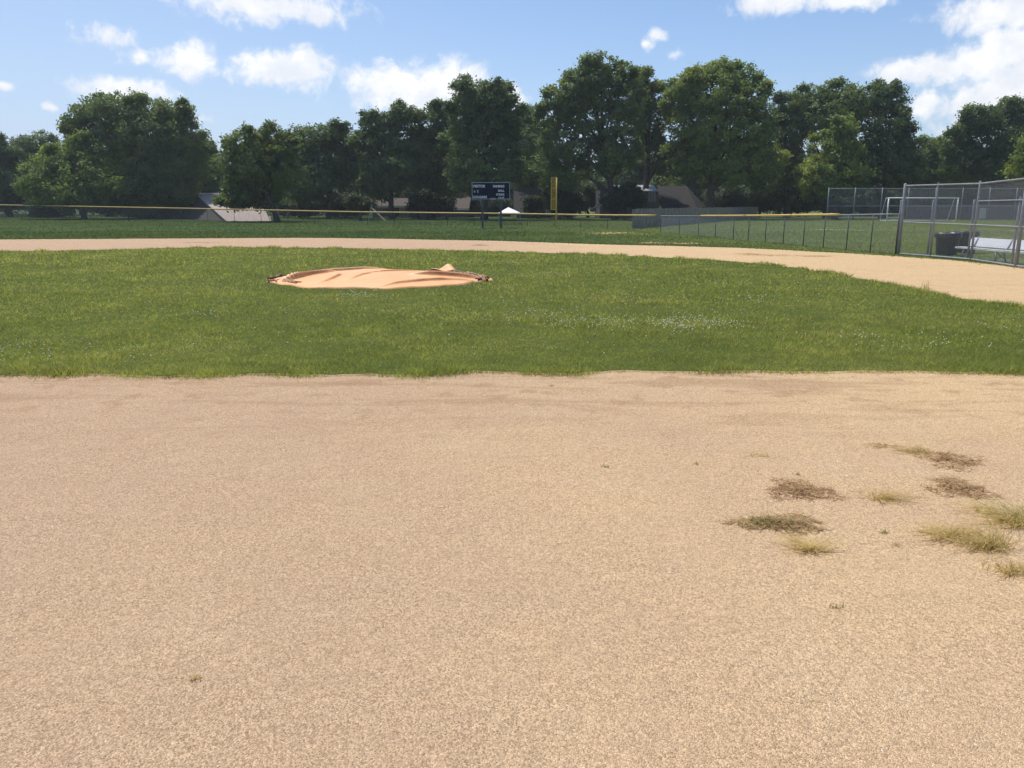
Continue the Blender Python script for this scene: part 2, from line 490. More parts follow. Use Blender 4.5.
FAR_EDGE = [(-260, 240), (-100, 239.6), (0, 239.5), (100, 239), (200, 238.4), (270, 238), (330, 238), (400, 239), (500, 241), (560, 243), (620, 245), (690, 246.5), (740, 248),
            (780, 249.8), (820, 252), (860, 254), (900, 256.5), (950, 260), (1000, 265), (1040, 270), (1120, 278)]
dirt_out = [at(*p) for p in FAR_EDGE] + [Vector((24, 12, 0)), Vector((22, 2, 0)), Vector((16, -8, 0)), Vector((-30, -8, 0)), Vector((-30, 20, 0))]
dirt_out = densify(dirt_out, .35, .16, 5, 1.0)
sheet('infield_dirt', dirt_out, .004, M['dirt'])

NEAR = [(-700, 382), (-300, 379), (0, 376), (120, 376.5), (250, 375.8), (400, 375), (520, 373.8), (640, 373), (760, 372.4), (880, 372), (960, 372.6), (1040, 373.5), (1200, 377), (1300, 371)]
BACK = [(1250, 336), (1120, 322), (1024, 309), (985, 303), (960, 299.5), (930, 293.5), (890, 286), (860, 279.8), (830, 274), (800, 269.5), (775, 265.8), (750, 263.4), (720, 261),
        (690, 259.6), (650, 257.4), (600, 255.4), (550, 253.6), (500, 252.2), (450, 251), (400, 250), (330, 248.8), (260, 248), (200, 248), (140, 249.6), (90, 251), (0, 251.8), (-150, 253), (-400, 257), (-900, 276)]
turf_raw = [at(*p) for p in NEAR] + [at(*p) for p in BACK]
turf_out = densify(turf_raw, .07, .17, 21, 2.6)

MX, MY, MRX, MRY, MHZ = -2.74, 16.55, 2.28, 1.95, .19
def mound(x, y):
    q = ((np.asarray(x)-MX)/2.65)**2 + ((np.asarray(y)-MY)/2.4)**2
    return MHZ*np.clip(1-q, 0, 1)**1.2
TZ = .016
def turf_z(x, y):
    return TZ + mound(x, y)

# turf slab: outline skirt, a flat top, and the mound rising out of it
tm = bpy.data.meshes.new('infield_turf')
bm = bmesh.new()
top = [bm.verts.new((p.x, p.y, TZ)) for p in turf_out]
cen = Vector((0, 16))
botv = [bm.verts.new((p.x+(p-cen).normalized().x*.05, p.y+(p-cen).normalized().y*.05, 0.0)) for p in turf_out]
f = bm.faces.new(top)
for i in range(len(top)):
    j = (i+1) % len(top)
    bm.faces.new((top[i], botv[i], botv[j], top[j])).material_index = 1
bmesh.ops.triangulate(bm, faces=[f])
bmesh.ops.recalc_face_normals(bm, faces=bm.faces)
bm.to_mesh(tm); bm.free()
tag(link('infield_turf', tm, [M['infield'], M['dirt']]), kind='structure')
n_r, n_a = 12, 64
V = [(MX, MY, float(turf_z(MX, MY))+.002)]; F = []
for i in range(1, n_r+1):
    for k in range(n_a):
        a = 2*math.pi*k/n_a; x, y = MX+2.7*i/n_r*math.cos(a), MY+2.45*i/n_r*math.sin(a)
        V.append((x, y, float(turf_z(x, y))+(.002 if i < n_r else -.004)))
me = bpy.data.meshes.new('pitching_mound')
F = [(0, 1+k, 1+(k+1) % n_a) for k in range(n_a)] + [(1+(i-1)*n_a+k, 1+i*n_a+k, 1+i*n_a+(k+1) % n_a, 1+(i-1)*n_a+(k+1) % n_a) for i in range(1, n_r) for k in range(n_a)]
me.from_pydata(V, [], F); me.update()
tag(link('pitching_mound', me, M['infield']), kind='structure')

# bare pale streaks worn into the grass beyond the far dirt
def worn(px, py, rx, ry, seed, m=None):
    c = at(px, py); a = at(px+rx, py).x-c.x; b = (at(px, py-ry).y-at(px, py+ry).y)/2
    pts = [Vector((c.x+a*math.cos(t)*(1+.35*math.sin(3*t+seed)), c.y+b*math.sin(t)*(1+.35*math.sin(2*t+seed*2)), 0)) for t in np.linspace(0, 2*math.pi, 26)[:-1]]
    sheet('worn_ground', pts, .006+.0005*(seed % 5), m or M['dirt'])
for i, a in enumerate([(606, 233.2, 26, .9), (640, 234.2, 14, .6), (655, 243, 18, .6), (690, 243.5, 15, .6)]): worn(*a, i)

# painted lines on the grass beyond the sideline fence
def line(px0, py0, px1, py1, w=.12):
    a, b = at(px0, py0), at(px1, py1); d = (b-a).normalized(); n = Vector((-d.y, d.x, 0))*w
    sheet('field_line', [a-n, b-n, b+n, a+n], .008, M['white'])
line(815, 229.6, 864, 230.3, .16); line(900, 234.6, 935, 235.2, .14); line(945, 236.2, 1060, 239.5, .16); line(1010, 230.6, 1060, 231, .16)

# ------------------------------------------------------------------ grass blades, clover and grit
rng = np.random.default_rng(7)
def blades(name, X, Y, Z, H, Wd, mat_, lean=.45, seed=1):
    r = np.random.default_rng(seed); n = len(X)
    th = r.random(n)*2*np.pi; ln = lean*H*r.random(n)**.7; lt = r.random(n)*2*np.pi
    ux, uy = np.cos(th)*Wd/2, np.sin(th)*Wd/2
    V = np.empty((n, 3, 3), np.float32)
    V[:, 0] = np.stack([X-ux, Y-uy, Z], 1); V[:, 1] = np.stack([X+ux, Y+uy, Z], 1)
    V[:, 2] = np.stack([X+np.cos(lt)*ln, Y+np.sin(lt)*ln, Z+H], 1)
    return V.reshape(-1, 3), np.arange(n*3, dtype=np.int32).reshape(-1, 3)

def scatter(poly, x0, x1, y0, y1, dens, seed):
    r = np.random.default_rng(seed)
    n = int((x1-x0)*(y1-y0)*dens)
    x, y = r.uniform(x0, x1, n), r.uniform(y0, y1, n)
    k = inside(poly, x, y)
    return x[k], y[k]

def visible(x, y, marg=1.5):
    return np.abs(x) < y*0.66+marg

def tarp_out(x, y, grow=1.0):
    u, v = np.abs((x-MX)/(MRX*grow)), np.abs((y-MY)/(MRY*grow))
    return u**1.7+v**1.7

TUSS = []
for (px, py, rx, ry) in ((575, 327, 26, 2.5), (600, 324, 18, 2), (690, 327, 30, 4), (545, 322, 30, 2), (720, 320, 20, 2), (15, 357, 20, 3), (70, 361, 30, 2), (840, 338, 30, 2), (930, 348, 40, 3), (930, 290, 40, 1.5), (860, 278, 30, 1.2), (205, 316, 14, 1)):
    c = at(px, py); TUSS.append((c.x, c.y, rx/FPX*c.y, (at(px, py-ry).y-at(px, py+ry).y)/2))
PX, PY, PH, PW = [], [], [], []
for (y0, y1, dens, h, w) in ((7.0, 8.6, 5000, .033, .0040), (8.6, 11, 2800, .034, .0056), (11, 15, 1150, .036, .0090), (15, 21, 560, .038, .013), (21, 34, 260, .044, .022)):
    x, y = scatter(turf_out, -y1*.68-4, y1*.68+4, y0, y1, dens, int(y0*10))
    k = visible(x, y, 4.5) & (tarp_out(x, y) > 1.02)
    x, y = x[k], y[k]
    t = fbm(x, y, .9, 40); t2 = fbm(x, y, 3.5, 60)
    tus = np.zeros(len(x))
    for (qx, qy, qr, qs) in TUSS: tus += np.exp(-((x-qx)/qr)**2-((y-qy)/(qs))**2)
    hh = h*(1+1.1*np.clip(tus, 0, 1))*(.35+1.3*t*t2*2)*(.6+.8*rng.random(len(x)))
    PX.append(x); PY.append(y); PH.append(hh); PW.append(np.full(len(x), w)*(.7+.6*rng.random(len(x))))
# shaggier fringe along the near edge and the far edges of the turf
T = np.array([(p.x, p.y) for p in turf_out])
seg = np.linalg.norm(np.roll(T, -1, 0)-T, axis=1)
ok = (np.abs(T[:, 0]) < T[:, 1]*.68+4)
for i in np.nonzero(ok)[0]:
    d = T[i, 1]
    dn = (560 if d < 9 else 150 if d < 16 else 60)
    tuss = max(0.0, float(fbm(T[i, 0], T[i, 1], 2.4, 99))-.36)*3.6
    n = int(dn*1.6*seg[i]*(.55+1.8*tuss))
    u = rng.random(n)[:, None]; p = T[i]*(1-u)+T[(i+1) % len(T)]*u
    p = p+rng.normal(0, (.035+.05*min(tuss, 1)) if d < 9 else .06, (n, 2))
    PX.append(p[:, 0]); PY.append(p[:, 1]); PH.append((.020+.050*tuss)*(.5+rng.random(n))); PW.append(np.full(n, .0048 if d < 9 else .012 if d < 16 else .022))
PX, PY, PH, PW = map(np.concatenate, (PX, PY, PH, PW))
PZ = np.where(inside(turf_out, PX, PY), turf_z(PX, PY)-.004, .002)
V, F = blades('grass', PX, PY, PZ, PH, PW, None, 1.5, 3)
tag(link('grass', arrays('grass', V, F), M['blade']), 'short clumpy green grass covering the infield', 'grass', kind='stuff')

# outfield grass
X, Y = [], []
for (y0, y1, dens) in ((24, 34, 130), (34, 48, 70), (48, 95, 22)):
    n = int((y1*1.36+4)*(y1-y0)*dens)
    x, y = rng.uniform(-y1*.68-2, y1*.68+2, n), rng.uniform(y0, y1, n)
    k = visible(x, y, 2) & ~inside(dirt_out, x, y)
    X.append(x[k]); Y.append(y[k])
# rank tufts along the edge of the far dirt
Dn = np.array([(p.x, p.y) for p in dirt_out])
for i in np.nonzero((Dn[:, 1] > 17) & (np.abs(Dn[:, 0]) < Dn[:, 1]*.68+1))[0]:
    p = Dn[i]+rng.normal(0, .16, (30, 2)); X.append(p[:, 0]); Y.append(p[:, 1]+.1)
X, Y = np.concatenate(X), np.concatenate(Y)
H = .045*(.5+1.2*fbm(X, Y, .5, 77))*(.6+.8*rng.random(len(X)))
V, F = blades('grass', X, Y, np.zeros(len(X)), H, .018+Y*.0007, None, .9, 4)
tag(link('outfield_grass', arrays('outfield_grass', V, F), M['blade_far']), 'mown darker green grass of the outfield beyond the dirt', 'grass', kind='stuff')

# clover heads in loose drifts
CL = [(590, 325, 50, 7, 360), (690, 326, 55, 8, 560), (540, 318, 60, 7, 120), (360, 296, 40, 4, 130), (455, 288, 30, 3, 60), (60, 358, 95, 9, 110), (20, 352, 60, 9, 90), (230, 300, 200, 18, 60),
      (835, 338, 70, 7, 60), (930, 345, 80, 12, 90), (760, 300, 40, 4, 70), (640, 300, 90, 6, 80), (620, 270, 60, 4, 80), (560, 275, 70, 4, 90), (720, 285, 90, 6, 80), (480, 265, 60, 4, 60), (205, 316, 22, 3, 40),
      (1000, 330, 60, 8, 40), (540, 300, 300, 45, 420), (300, 340, 260, 25, 90)]
X, Y = [], []
for px, py, rx, ry, n in CL:
    for k in range(n):
        p = at(px+rng.normal(0, rx*.5), py+rng.normal(0, ry*.5)); (X.append(p.x), Y.append(p.y)) if rng.random() < .45 else None
X, Y = np.array(X), np.array(Y)
k = inside(turf_out, X, Y) & (tarp_out(X, Y) > 1.05); X, Y = X[k], Y[k]
Z = turf_z(X, Y)+.018+.03*rng.random(len(X)); r_ = (.0062+.004*rng.random(len(X)))*(1+Y*.012)
O = np.array([(1,0,0),(0,1,0),(-1,0,0),(0,-1,0),(0,0,1),(0,0,-.8)])
V = (np.stack([X, Y, Z], 1)[:, None, :]+O[None]*r_[:, None, None]).reshape(-1, 3)
FO = np.array([(0,1,4),(1,2,4),(2,3,4),(3,0,4),(1,0,5),(2,1,5),(3,2,5),(0,3,5)])
F = (FO[None]+np.arange(len(X))[:, None, None]*6).reshape(-1, 3)
tag(link('clover_flowers', arrays('clover_flowers', V, F), mat('clover_white', (.66, .63, .46), .9)), 'small white clover heads scattered through the infield grass', 'clover', kind='stuff')

# loose grit on the clay
X, Y = [], []
for (y0, y1, n) in ((1.5, 2.6, 52000), (2.6, 4.0, 60000), (4.0, 7.6, 50000)):
    y = rng.uniform(y0, y1, n); x = (rng.random(n)*2-1)*(y*.68+.5); X.append(x); Y.append(y)
X, Y = np.concatenate(X), np.concatenate(Y)
k = (~inside(turf_out, X, Y)) & (fbm(X, Y, 1.1, 131)+.35*rng.random(len(X)) > .45); X, Y = X[k], Y[k]
n = len(X); sz = .0016+.0030*rng.random(n)**3.0
th = rng.random(n)*6.283; el_ = .6+.8*rng.random(n)
B = np.array([(1,0,0),(0,1,0),(-1,0,0),(0,-1,0),(0,0,.6)])
bx = B[None]*np.stack([sz*el_, sz/el_, sz], 1)[:, None, :]*(.7+.6*rng.random((n, 5, 1)))
c_, s_ = np.cos(th)[:, None], np.sin(th)[:, None]
V = np.stack([bx[..., 0]*c_-bx[..., 1]*s_+X[:, None], bx[..., 0]*s_+bx[..., 1]*c_+Y[:, None], bx[..., 2]+.0035], 2).reshape(-1, 3)
F = (np.array([(0,1,4),(1,2,4),(2,3,4),(3,0,4)])[None]+np.arange(n)[:, None, None]*5).reshape(-1, 3)
tag(link('grit', arrays('grit', V, F), M['grain']), 'loose tan grit lying on the infield clay', 'grit', kind='stuff')

# ------------------------------------------------------------------ tarp on the mound
def tarp():
    root = empty('mound_tarp', (MX, MY, TZ), 'faded orange vinyl tarp spread over the pitching mound', 'tarp')
    na, nr = 340, 110
    V, F = [], []
    CREASE = []
    for (px, py, ang, ln, bend, wd, amp) in ((318, 276.5, 1.1, .7, .35, .035, .060), (300, 278, .9, .5, .2, .04, .06), (334, 280, 1.35, .5, .3, .03, .035), (360, 279, 1.3, .5, -.1, .025, .025), (372, 287.2, .35, .9, .1, .04, .05),
            (425, 281, .62, .95, -.12, .03, .040), (442, 283, .55, .6, -.1, .025, .026), (448, 277.5, .15, .7, .1, .05, .07), (410, 286, .3, .6, .1, .03, .04), (345, 272.5, .25, .8, -.05, .04, .05), (395, 275, .6, .6, .1, .02, .02)):
        c = at(px, py, .15); CREASE.append((c.x, c.y, ang, ln, bend, wd, amp))
    fold_shade_soil = [0.0]; FOLD_SHADE_SOIL = []
    def h(x, y, t):
        fold_shade_soil[0] = 0.0
        u, v = (x-MX)/MRX, (y-MY)/MRY
        z = float(mound(x, y))+TZ+.030
        # long creases running across the sheet
        for (cx, cy, ang, ln, bend, wd, amp) in CREASE:
            du, dv = x-cx, y-cy
            p = du*math.cos(ang)+dv*math.sin(ang); q = -du*math.sin(ang)+dv*math.cos(ang)-bend*p*p
            if t < 2: fold_shade_soil[0] = max(fold_shade_soil[0], math.exp(-((q+wd*.55)/(wd*.5))**2-(p/ln)**4)*min(1, amp*20))  # band on one side of each crease: fold shadow plus dirt
            z += 1.5*amp*math.exp(-(q/(wd*.8))**2-(p/ln)**4)
        z += .016*(float(fbm(x, y, 1.6, 210))-.5)*2 + .02*max(0, t-.82)*5*(float(fbm(x, y, 4, 220))-.35)
        return z
    for i in range(nr+1):
        t = i/nr
        for k in range(na):
            a = 2*math.pi*k/na
            c, s = math.cos(a), math.sin(a)
            e = (abs(c)**1.7+abs(s)**1.7)**(-1/1.7)
            w = 1+.018*math.sin(9*a+1)+.022*math.sin(5*a)+.012*math.sin(17*a)
            x, y = MX+MRX*t*e*c*w, MY+MRY*t*e*s*w
            V.append((x, y, h(x, y, t) if t < 1 else float(mound(x, y))+TZ-.004)); FOLD_SHADE_SOIL.append(fold_shade_soil[0])
    for i in range(nr):
        for k in range(na):
            F.append((i*na+k, (i+1)*na+k, (i+1)*na+(k+1) % na, i*na+(k+1) % na))
    me = bpy.data.meshes.new('sheet'); me.from_pydata(V, [], F)
    me.polygons.foreach_set("use_smooth", [True]*len(me.polygons)); me.update()
    me.attributes.new('fold_shade_soil', 'FLOAT', 'POINT').data.foreach_set('value', FOLD_SHADE_SOIL)
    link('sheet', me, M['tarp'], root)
    # lifted flap at the back right: an arched fold open towards the plate
    p0, p1 = at(424, 275.0, .11), at(460, 276.4, .08)
    V, F = [], []
    nu, nv = 22, 8
    for j in range(nv+1):
        for i in range(nu+1):
            u, v = i/nu, j/nv
            x = p0.x+(p1.x-p0.x)*(u+(.5-u)*.25*v); y = p0.y+.05+.80*v
            prof = (math.sin(math.pi*u**1.5)**.7)*(.80+.20*math.sin(9*u+.6))*(1+.25*math.sin(4*v+7*u))
            arch = max(0, prof)*(.075+.105*v/.55 if v < .55 else .18*math.cos((v-.55)/.45*math.pi/2))
            z = float(mound(x, y))+TZ+.035+arch+.012*math.sin(9*u+4*v)*(1 if 0 < u < 1 else 0)-.02*v
            V.append((x+.05*math.sin(5*v+3*u), y+.07*math.sin(7*u), z))
    for j in range(nv):
        for i in range(nu):
            a = j*(nu+1)+i; F.append((a, a+1, a+nu+2, a+nu+1))
    me = bpy.data.meshes.new('folded_flap'); me.from_pydata(V, [], F)
    me.polygons.foreach_set("use_smooth", [True]*len(me.polygons)); me.update()
    fl = link('folded_flap', me, [M['tarp_plain'], M['tarpb']], root)
    sm = fl.modifiers.new('thickness', 'SOLIDIFY'); sm.thickness = .012; sm.offset = -1; sm.material_offset = 1; sm.material_offset_rim = 0
    # crumpled, rolled-under ends
    def crumple(pts, r, mat_, seed, name='crumpled_edge'):
        rr = random.Random(seed); b = MB()
        pts = [Vector((p.x, p.y, 0)) for p in pts]
        for q in range(3):
            P, Rr = [], []
            n = 14
            for i in range(n+1):
                t = i/n*(len(pts)-1); k = min(int(t), len(pts)-2); p = pts[k].lerp(pts[k+1], t-k)
                x, y = p.x+rr.uniform(-.05, .05), p.y+rr.uniform(-.10, .10)+(q-1)*.09
                P.append((x, y, float(mound(x, y))+TZ+r*.5+rr.uniform(-.01, .04))); Rr.append(r*rr.uniform(.35, 1.0)*(.3 if i in (0, n) else 1))
            b.tube(P, Rr, 7)
        b.build(name, mat_, root, True)
    crumple([at(452, 275.5, .08), at(462, 277, .08), at(474, 279.3, .08), at(480, 280.8, .08)], .055, M['tarpb'], 1)
    crumple([at(464, 276, .08), at(476, 278, .08), at(487, 279.8, .08)], .05, M['tarps'], 5)
    crumple([at(269, 280.5, .08), at(276, 278.6, .08), at(284, 276.6, .08)], .045, M['tarpb'], 2)
    crumple([at(269, 281, .08), at(282, 282.6, .08), at(300, 285.2, .08)], .028, M['tarps'], 3)
    crumple([at(300, 275.0, .08), at(316, 274.2, .08), at(330, 272.6, .08)], .022, M['tarpb'], 4)
tarp()

# ------------------------------------------------------------------ chain-link fences
def link_mesh(b, p0, p1, z0, h0, h1, pitch, wr, zs0=0.0, zs1=0.0):
    """diagonal wires filling the panel between two posts"""
    L = (p1-p0).length; d = (p1-p0)/L
    nrm = Vector((-d.y, d.x, 0))
    hh = lambda u: h0+(h1-h0)*u/L
    Hm = max(h0, h1)
    V, F = [], []
    for sgn in (1, -1):
        s = -Hm
        while s < L+Hm:
            # u = s + sgn*z for z in [z0, h]
            pts = []
            za, zb = z0, Hm
            ua, ub = s+sgn*za, s+sgn*zb
            # clip to u in [0, L]
            t0, t1 = 0.0, 1.0
            du = ub-ua
            for lim, side in ((0, 1), (L, -1)):
                if side*(ua-lim) < 0: t0 = max(t0, (lim-ua)/du)
                if side*(ub-lim) < 0: t1 = min(t1, (lim-ua)/du)
            if t0 < t1:
                u1 = ua+du*t1; z1 = za+(zb-za)*t1
                if z1 > hh(u1):
                    # shorten to the sloping top
                    t1 = (hh(u1)-za)/(zb-za)
                if t0 < t1:
                    a = p0+d*(ua+du*t0)+Vector((0, 0, za+(zb-za)*t0)); e = p0+d*(ua+du*t1)+Vector((0, 0, za+(zb-za)*t1))
                    side = ((e-a).normalized().cross(nrm)).normalized()*wr
                    k = len(V)
                    nn = nrm*wr
                    off = nrm*(sgn*wr)
                    for p in (a, e): V += [p+off+side*.87-nn*.5, p+off-side*.87-nn*.5, p+off+nn]
                    F += [(k, k+1, k+4, k+3), (k+1, k+2, k+5, k+4), (k+2, k, k+3, k+5)]
            s += pitch*1.414
    b.add(V, F)

def polyline(pts, px):
    """interpolate (px, base, top) rows"""
    for a, b in zip(pts, pts[1:]):
        if a[0] <= px <= b[0]:
            t = (px-a[0])/(b[0]-a[0]); return a[1]+(b[1]-a[1])*t, a[2]+(b[2]-a[2])*t
    return pts[-1][1:]

LINE = [(-130, 216.6, 202.6), (0, 219, 205), (160, 222, 208), (360, 224.6, 212.2), (500, 226, 213.7), (556, 227, 214.6), (600, 228.6, 215.3), (655, 232.2, 215.7), (700, 236.6, 216), (733, 240, 216),
        (765, 242.7, 215.8), (803, 246.6, 215.3), (845, 250.4, 214.8), (870, 252.5, 214.4), (898, 255, 214)]
def post_at(px):
    b, t = polyline(LINE, px)
    p = at(px, b); z = CAM_H + ray(px, t).z*(p.y/ray(px, t).y)
    return p, z

def low_fence(name, pxs, label, capsegs, railmat, wirematerial, postmat, wr):
    p0, _ = post_at(pxs[0])
    root = empty(name, p0, label, 'fence')
    P = [post_at(px) for px in pxs]
    for (p, z) in P:
        b = MB(); b.tube([p, p+Vector((0, 0, z+.01))], .017, 8)
        b.build('post', postmat, root, True)
    rail = MB(); rail.tube([p+Vector((0, 0, z)) for p, z in P], .021, 8); rail.build('top_rail', railmat, root, True)
    m = MB()
    for (a, za), (c, zc) in zip(P, P[1:]): link_mesh(m, a, c, .03, za, zc, .055, wr)
    m.build('chain_link', wirematerial, root)
    for (a, c, mt, r) in capsegs:
        q = [px for px in pxs if a < px < c]
        pts = [post_at(px) for px in [a]+q+[c]]
        b = MB(); b.tube([p+Vector((0, 0, z+.012)) for p, z in pts], r, 10); b.build('safety_cap', mt, root, True)
    return root

low_fence('outfield_fence', [-128, -100, -72, -45, -18] + [22 + i*26.6 for i in range(24)], 'long low outfield fence with faded yellow cap running below the dark trees',
          [(-127, 655, M['cap'], .052)], M['galv'], M['darkwire'], M['darkpost'], .0024)
low_fence('sideline_fence', [660.5, 679, 698, 715, 733, 748, 765, 783, 803, 823, 846, 870, 895], 'low chain link fence with thick bright yellow cap left of the tall dugout fence',
          [(700, 745, M['capb'], .042), (745.3, 790, M['capb'], .042), (790.3, 836, M['capb'], .044)], M['galv'], M['wire'], M['darkpost'], .0023)

# tall dugout fence at the right
def dugout():
    rows = [(898, 255, 182.5), (930, 257.6, 181.0), (970.5, 261, 179), (1015.5, 267.6, 175.3), (1078, 276, 171)]
    # tops are given at the foot's column; the posts are vertical so only the height matters
    P = []
    for px, b, t in rows:
        p = at(px, b)
        P.append((p, 2.16 if px < 1000 else 2.23))
    root = empty('dugout_fence', P[0][0], 'tall grey chain link dugout fence in front of the white bench', 'fence')
    up = lambda p, z: p+Vector((0, 0, z))
    for i, (p, h) in enumerate(P):
        b = MB(); r = (.046, .025, .032, .050, .045)[i]
        b.tube([p, up(p, h+.05), up(p, h+.075)], [r, r, r*.3], 12)
        b.build('post', M['galv'], root, True)
    for i in (0, 1, 2, 3):
        p, h = P[i]; q = p+Vector((.07, .30, 0))
        b = MB(); b.tube([q, up(q, h*.79), up(q, h*.79+.02)], [.03, .03, .012], 10); b.build('gate_post', M['galv'], root, True)
    def rail(name, zs, r, a=0, e=None, off=Vector((0, 0, 0))):
        pts = [up(p, z)+off for (p, h), z in list(zip(P, zs))[a:e]]
        b = MB(); b.tube(pts, r, 8); b.build(name, M['galv'], root, True)
    rail('top_rail', [h for p, h in P], .024)
    rail('middle_rail', [1.04, 1.03, 1.02, 1.03, 1.05], .021)
    rail('upper_rail', [1.70, 1.69, 1.68, 1.70, 1.72], .018, 2)
    rail('bottom_rail', [.05, .05, .05, .05, .05], .026)
    m = MB()
    for (a, ha), (c, hc) in zip(P, P[1:]): link_mesh(m, a, c, .04, ha, hc, .052, .0021)
    m.build('chain_link', M['wire'], root)
    # return run of the dugout going away at its left end
    return root
dugout()

# bench behind the fence
def bench():
    A, B = at(957.5, 258.6), at(1090, 272)
    d = (B-A); L = d.length; d.normalize(); rz = math.atan2(d.y, d.x); back = Vector((-d.y, d.x, 0))
    root = empty('team_bench', A, 'long white aluminium bench with backrest behind the tall chain link fence', 'bench')
    mid = A+d*(L/2)
    b = MB(); b.box(mid+Vector((0, 0, .335)), (L, .26, .045), rz); b.build('seat', M['alu'], root)
    b = MB(); b.box(mid+back*.25+Vector((.06, 0, .50)), (L-.12, .04, .27), rz, R(-22)); b.build('backrest', M['alu'], root)
    n = 4
    for i in range(n):
        p = A+d*(.35+(L-.7)*i/(n-1))
        b = MB()
        b.tube([p-back*.12+Vector((0, 0, 0)), p-back*.10+Vector((0, 0, .31))], .022, 8)
        b.tube([p+back*.22, p+back*.12+Vector((0, 0, .31))], .022, 8)
        b.tube([p-back*.12+Vector((0, 0, .06)), p+back*.20+Vector((0, 0, .30))], .014, 6)
        b.tube([p-back*.10+Vector((0, 0, .28)), p+back*.21+Vector((0, 0, .08))], .014, 6)
        b.build('leg', M['galv'], root, True)
        b = MB(); b.tube([p+back*.12+Vector((0, 0, .31)), p+back*.20+Vector((0, 0, .37)), p+back*.33+Vector((0, 0, .62))], .018, 8); b.build('back_support', M['galv'], root, True)
bench()

# two dark rubbish bins
def bin_(px, py, label, r=.36, h=.70):
    c = at(px, py)
    root = empty('rubbish_bin', c, label, 'bin', 'dark bins by the bench')
    b = MB(); b.lathe(c, [(.02, .01), (r*.82, .01), (r*.84, .03), (r*.97, h*.93), (r*1.0, h*.93)], 28)
    b.build('body', M['bin'], root, True)
    b = MB(); b.lathe(c, [(r*.99, h*.92), (r*1.06, h*.925), (r*1.07, h*.985), (r*1.02, h), (r*.95, h*.99), (r*.93, h*.9)], 28); b.build('rim', M['bin'], root, True)
    b = MB(); V = []
    rr = random.Random(int(px))
    prof = [(r*1.085, h*.80), (r*1.10, h*.9), (r*1.085, h*1.01), (r*.92, h*1.005), (r*.8, h*.75), (r*.4, h*.62), (.01, h*.60)]
    b.lathe(c, prof, 28)
    b.V = [(x+rr.uniform(-.012, .012), y+rr.uniform(-.012, .012), z+rr.uniform(-.02, .02)) for x, y, z in b.V]
    b.build('liner', M['binliner'], root, True)
bin_(946, 255.5, 'dark round rubbish bin left of the bench, standing in full view')
bin_(964, 253.2, 'dark round rubbish bin partly hidden behind the end of the white bench')

# ------------------------------------------------------------------ scoreboard, foul pole
def text_mesh(s, size, loc, right, mb, bold=.0):
    cu = bpy.data.curves.new('t', 'FONT'); cu.body = s; cu.size = size; cu.offset = bold; cu.resolution_u = 3; cu.extrude = 0.004
    o = bpy.data.objects.new('t', cu); COL.objects.link(o)
    dg = bpy.context.evaluated_depsgraph_get(); me = bpy.data.meshes.new_from_object(o.evaluated_get(dg))
    xs = [v.co.x for v in me.vertices]; w = max(xs) if xs else 0
    V = [loc+Vector(((v.co.x-(w if right else 0)), -v.co.z, v.co.y)) for v in me.vertices]
    mb.add(V, [tuple(p.vertices) for p in me.polygons])
    bpy.data.objects.remove(o); bpy.data.curves.remove(cu); bpy.data.meshes.remove(me)
    return w

def scoreboard():
    D = at(491, 228).y
    k = D/FPX
    c0 = at(491, 228)
    X = lambda px: far(px, 200, D).x
    Z = lambda py: far(491, py, D).z
    root = empty('scoreboard', c0, 'dark navy scoreboard with white lettering on two posts before the trees', 'scoreboard')
    x0, x1, z0, z1 = X(472), X(510), Z(199.3), Z(182.2)
    b = MB(); b.box(((x0+x1)/2, D, (z0+z1)/2), (x1-x0, .16, z1-z0)); b.build('panel', M['navy'], root)
    b = MB(); w = .045
    y = D-.085
    b.box(((x0+x1)/2, y, z1-w/2), (x1-x0+.02, .03, w)); b.box(((x0+x1)/2, y, z0+w/2), (x1-x0+.02, .03, w))
    b.box((x0+w/2, y, (z0+z1)/2), (w, .03, z1-z0-2*w)); b.box((x1-w/2, y, (z0+z1)/2), (w, .03, z1-z0-2*w))
    b.build('frame', mat('dull_trim', (.30, .32, .40), .5), root)
    t = MB(); yy = D-.086; H = z1-z0; Wd = x1-x0
    text_mesh('VISITOR', .235, Vector((x0+.06, yy, z1-.34)), False, t, .008)
    text_mesh('INNING', .215, Vector((x1-.38, yy, z1-.34)), True, t, .008)
    text_mesh('x  2', .20, Vector((x0+.14, yy, z1-.66)), False, t, .006)
    text_mesh('BALL', .19, Vector((x1-.38, yy, z1-.62)), True, t, .006)
    text_mesh('STRIKE', .18, Vector((x1-.38, yy, z1-.87)), True, t, .006)
    text_mesh('COUGARS', .205, Vector((x0+.05, yy, z1-1.04)), False, t, .008)
    text_mesh('OUT', .19, Vector((x1-.38, yy, z1-1.10)), True, t, .006)
    t.build('lettering', M['white'], root)
    b = MB(); b.box(((X(493)), D-.09, z0+.03), (.36, .035, .12), 0); b.build('sponsor_plate', mat('faded_plate', (.34, .31, .28), .6), root)
    for px in (482.3, 500.8):
        b = MB(); b.box((X(px), D+.14, z1*.5-.05), (.14, .12, z1-.1)); b.build('post', M['darkpost'], root)
scoreboard()

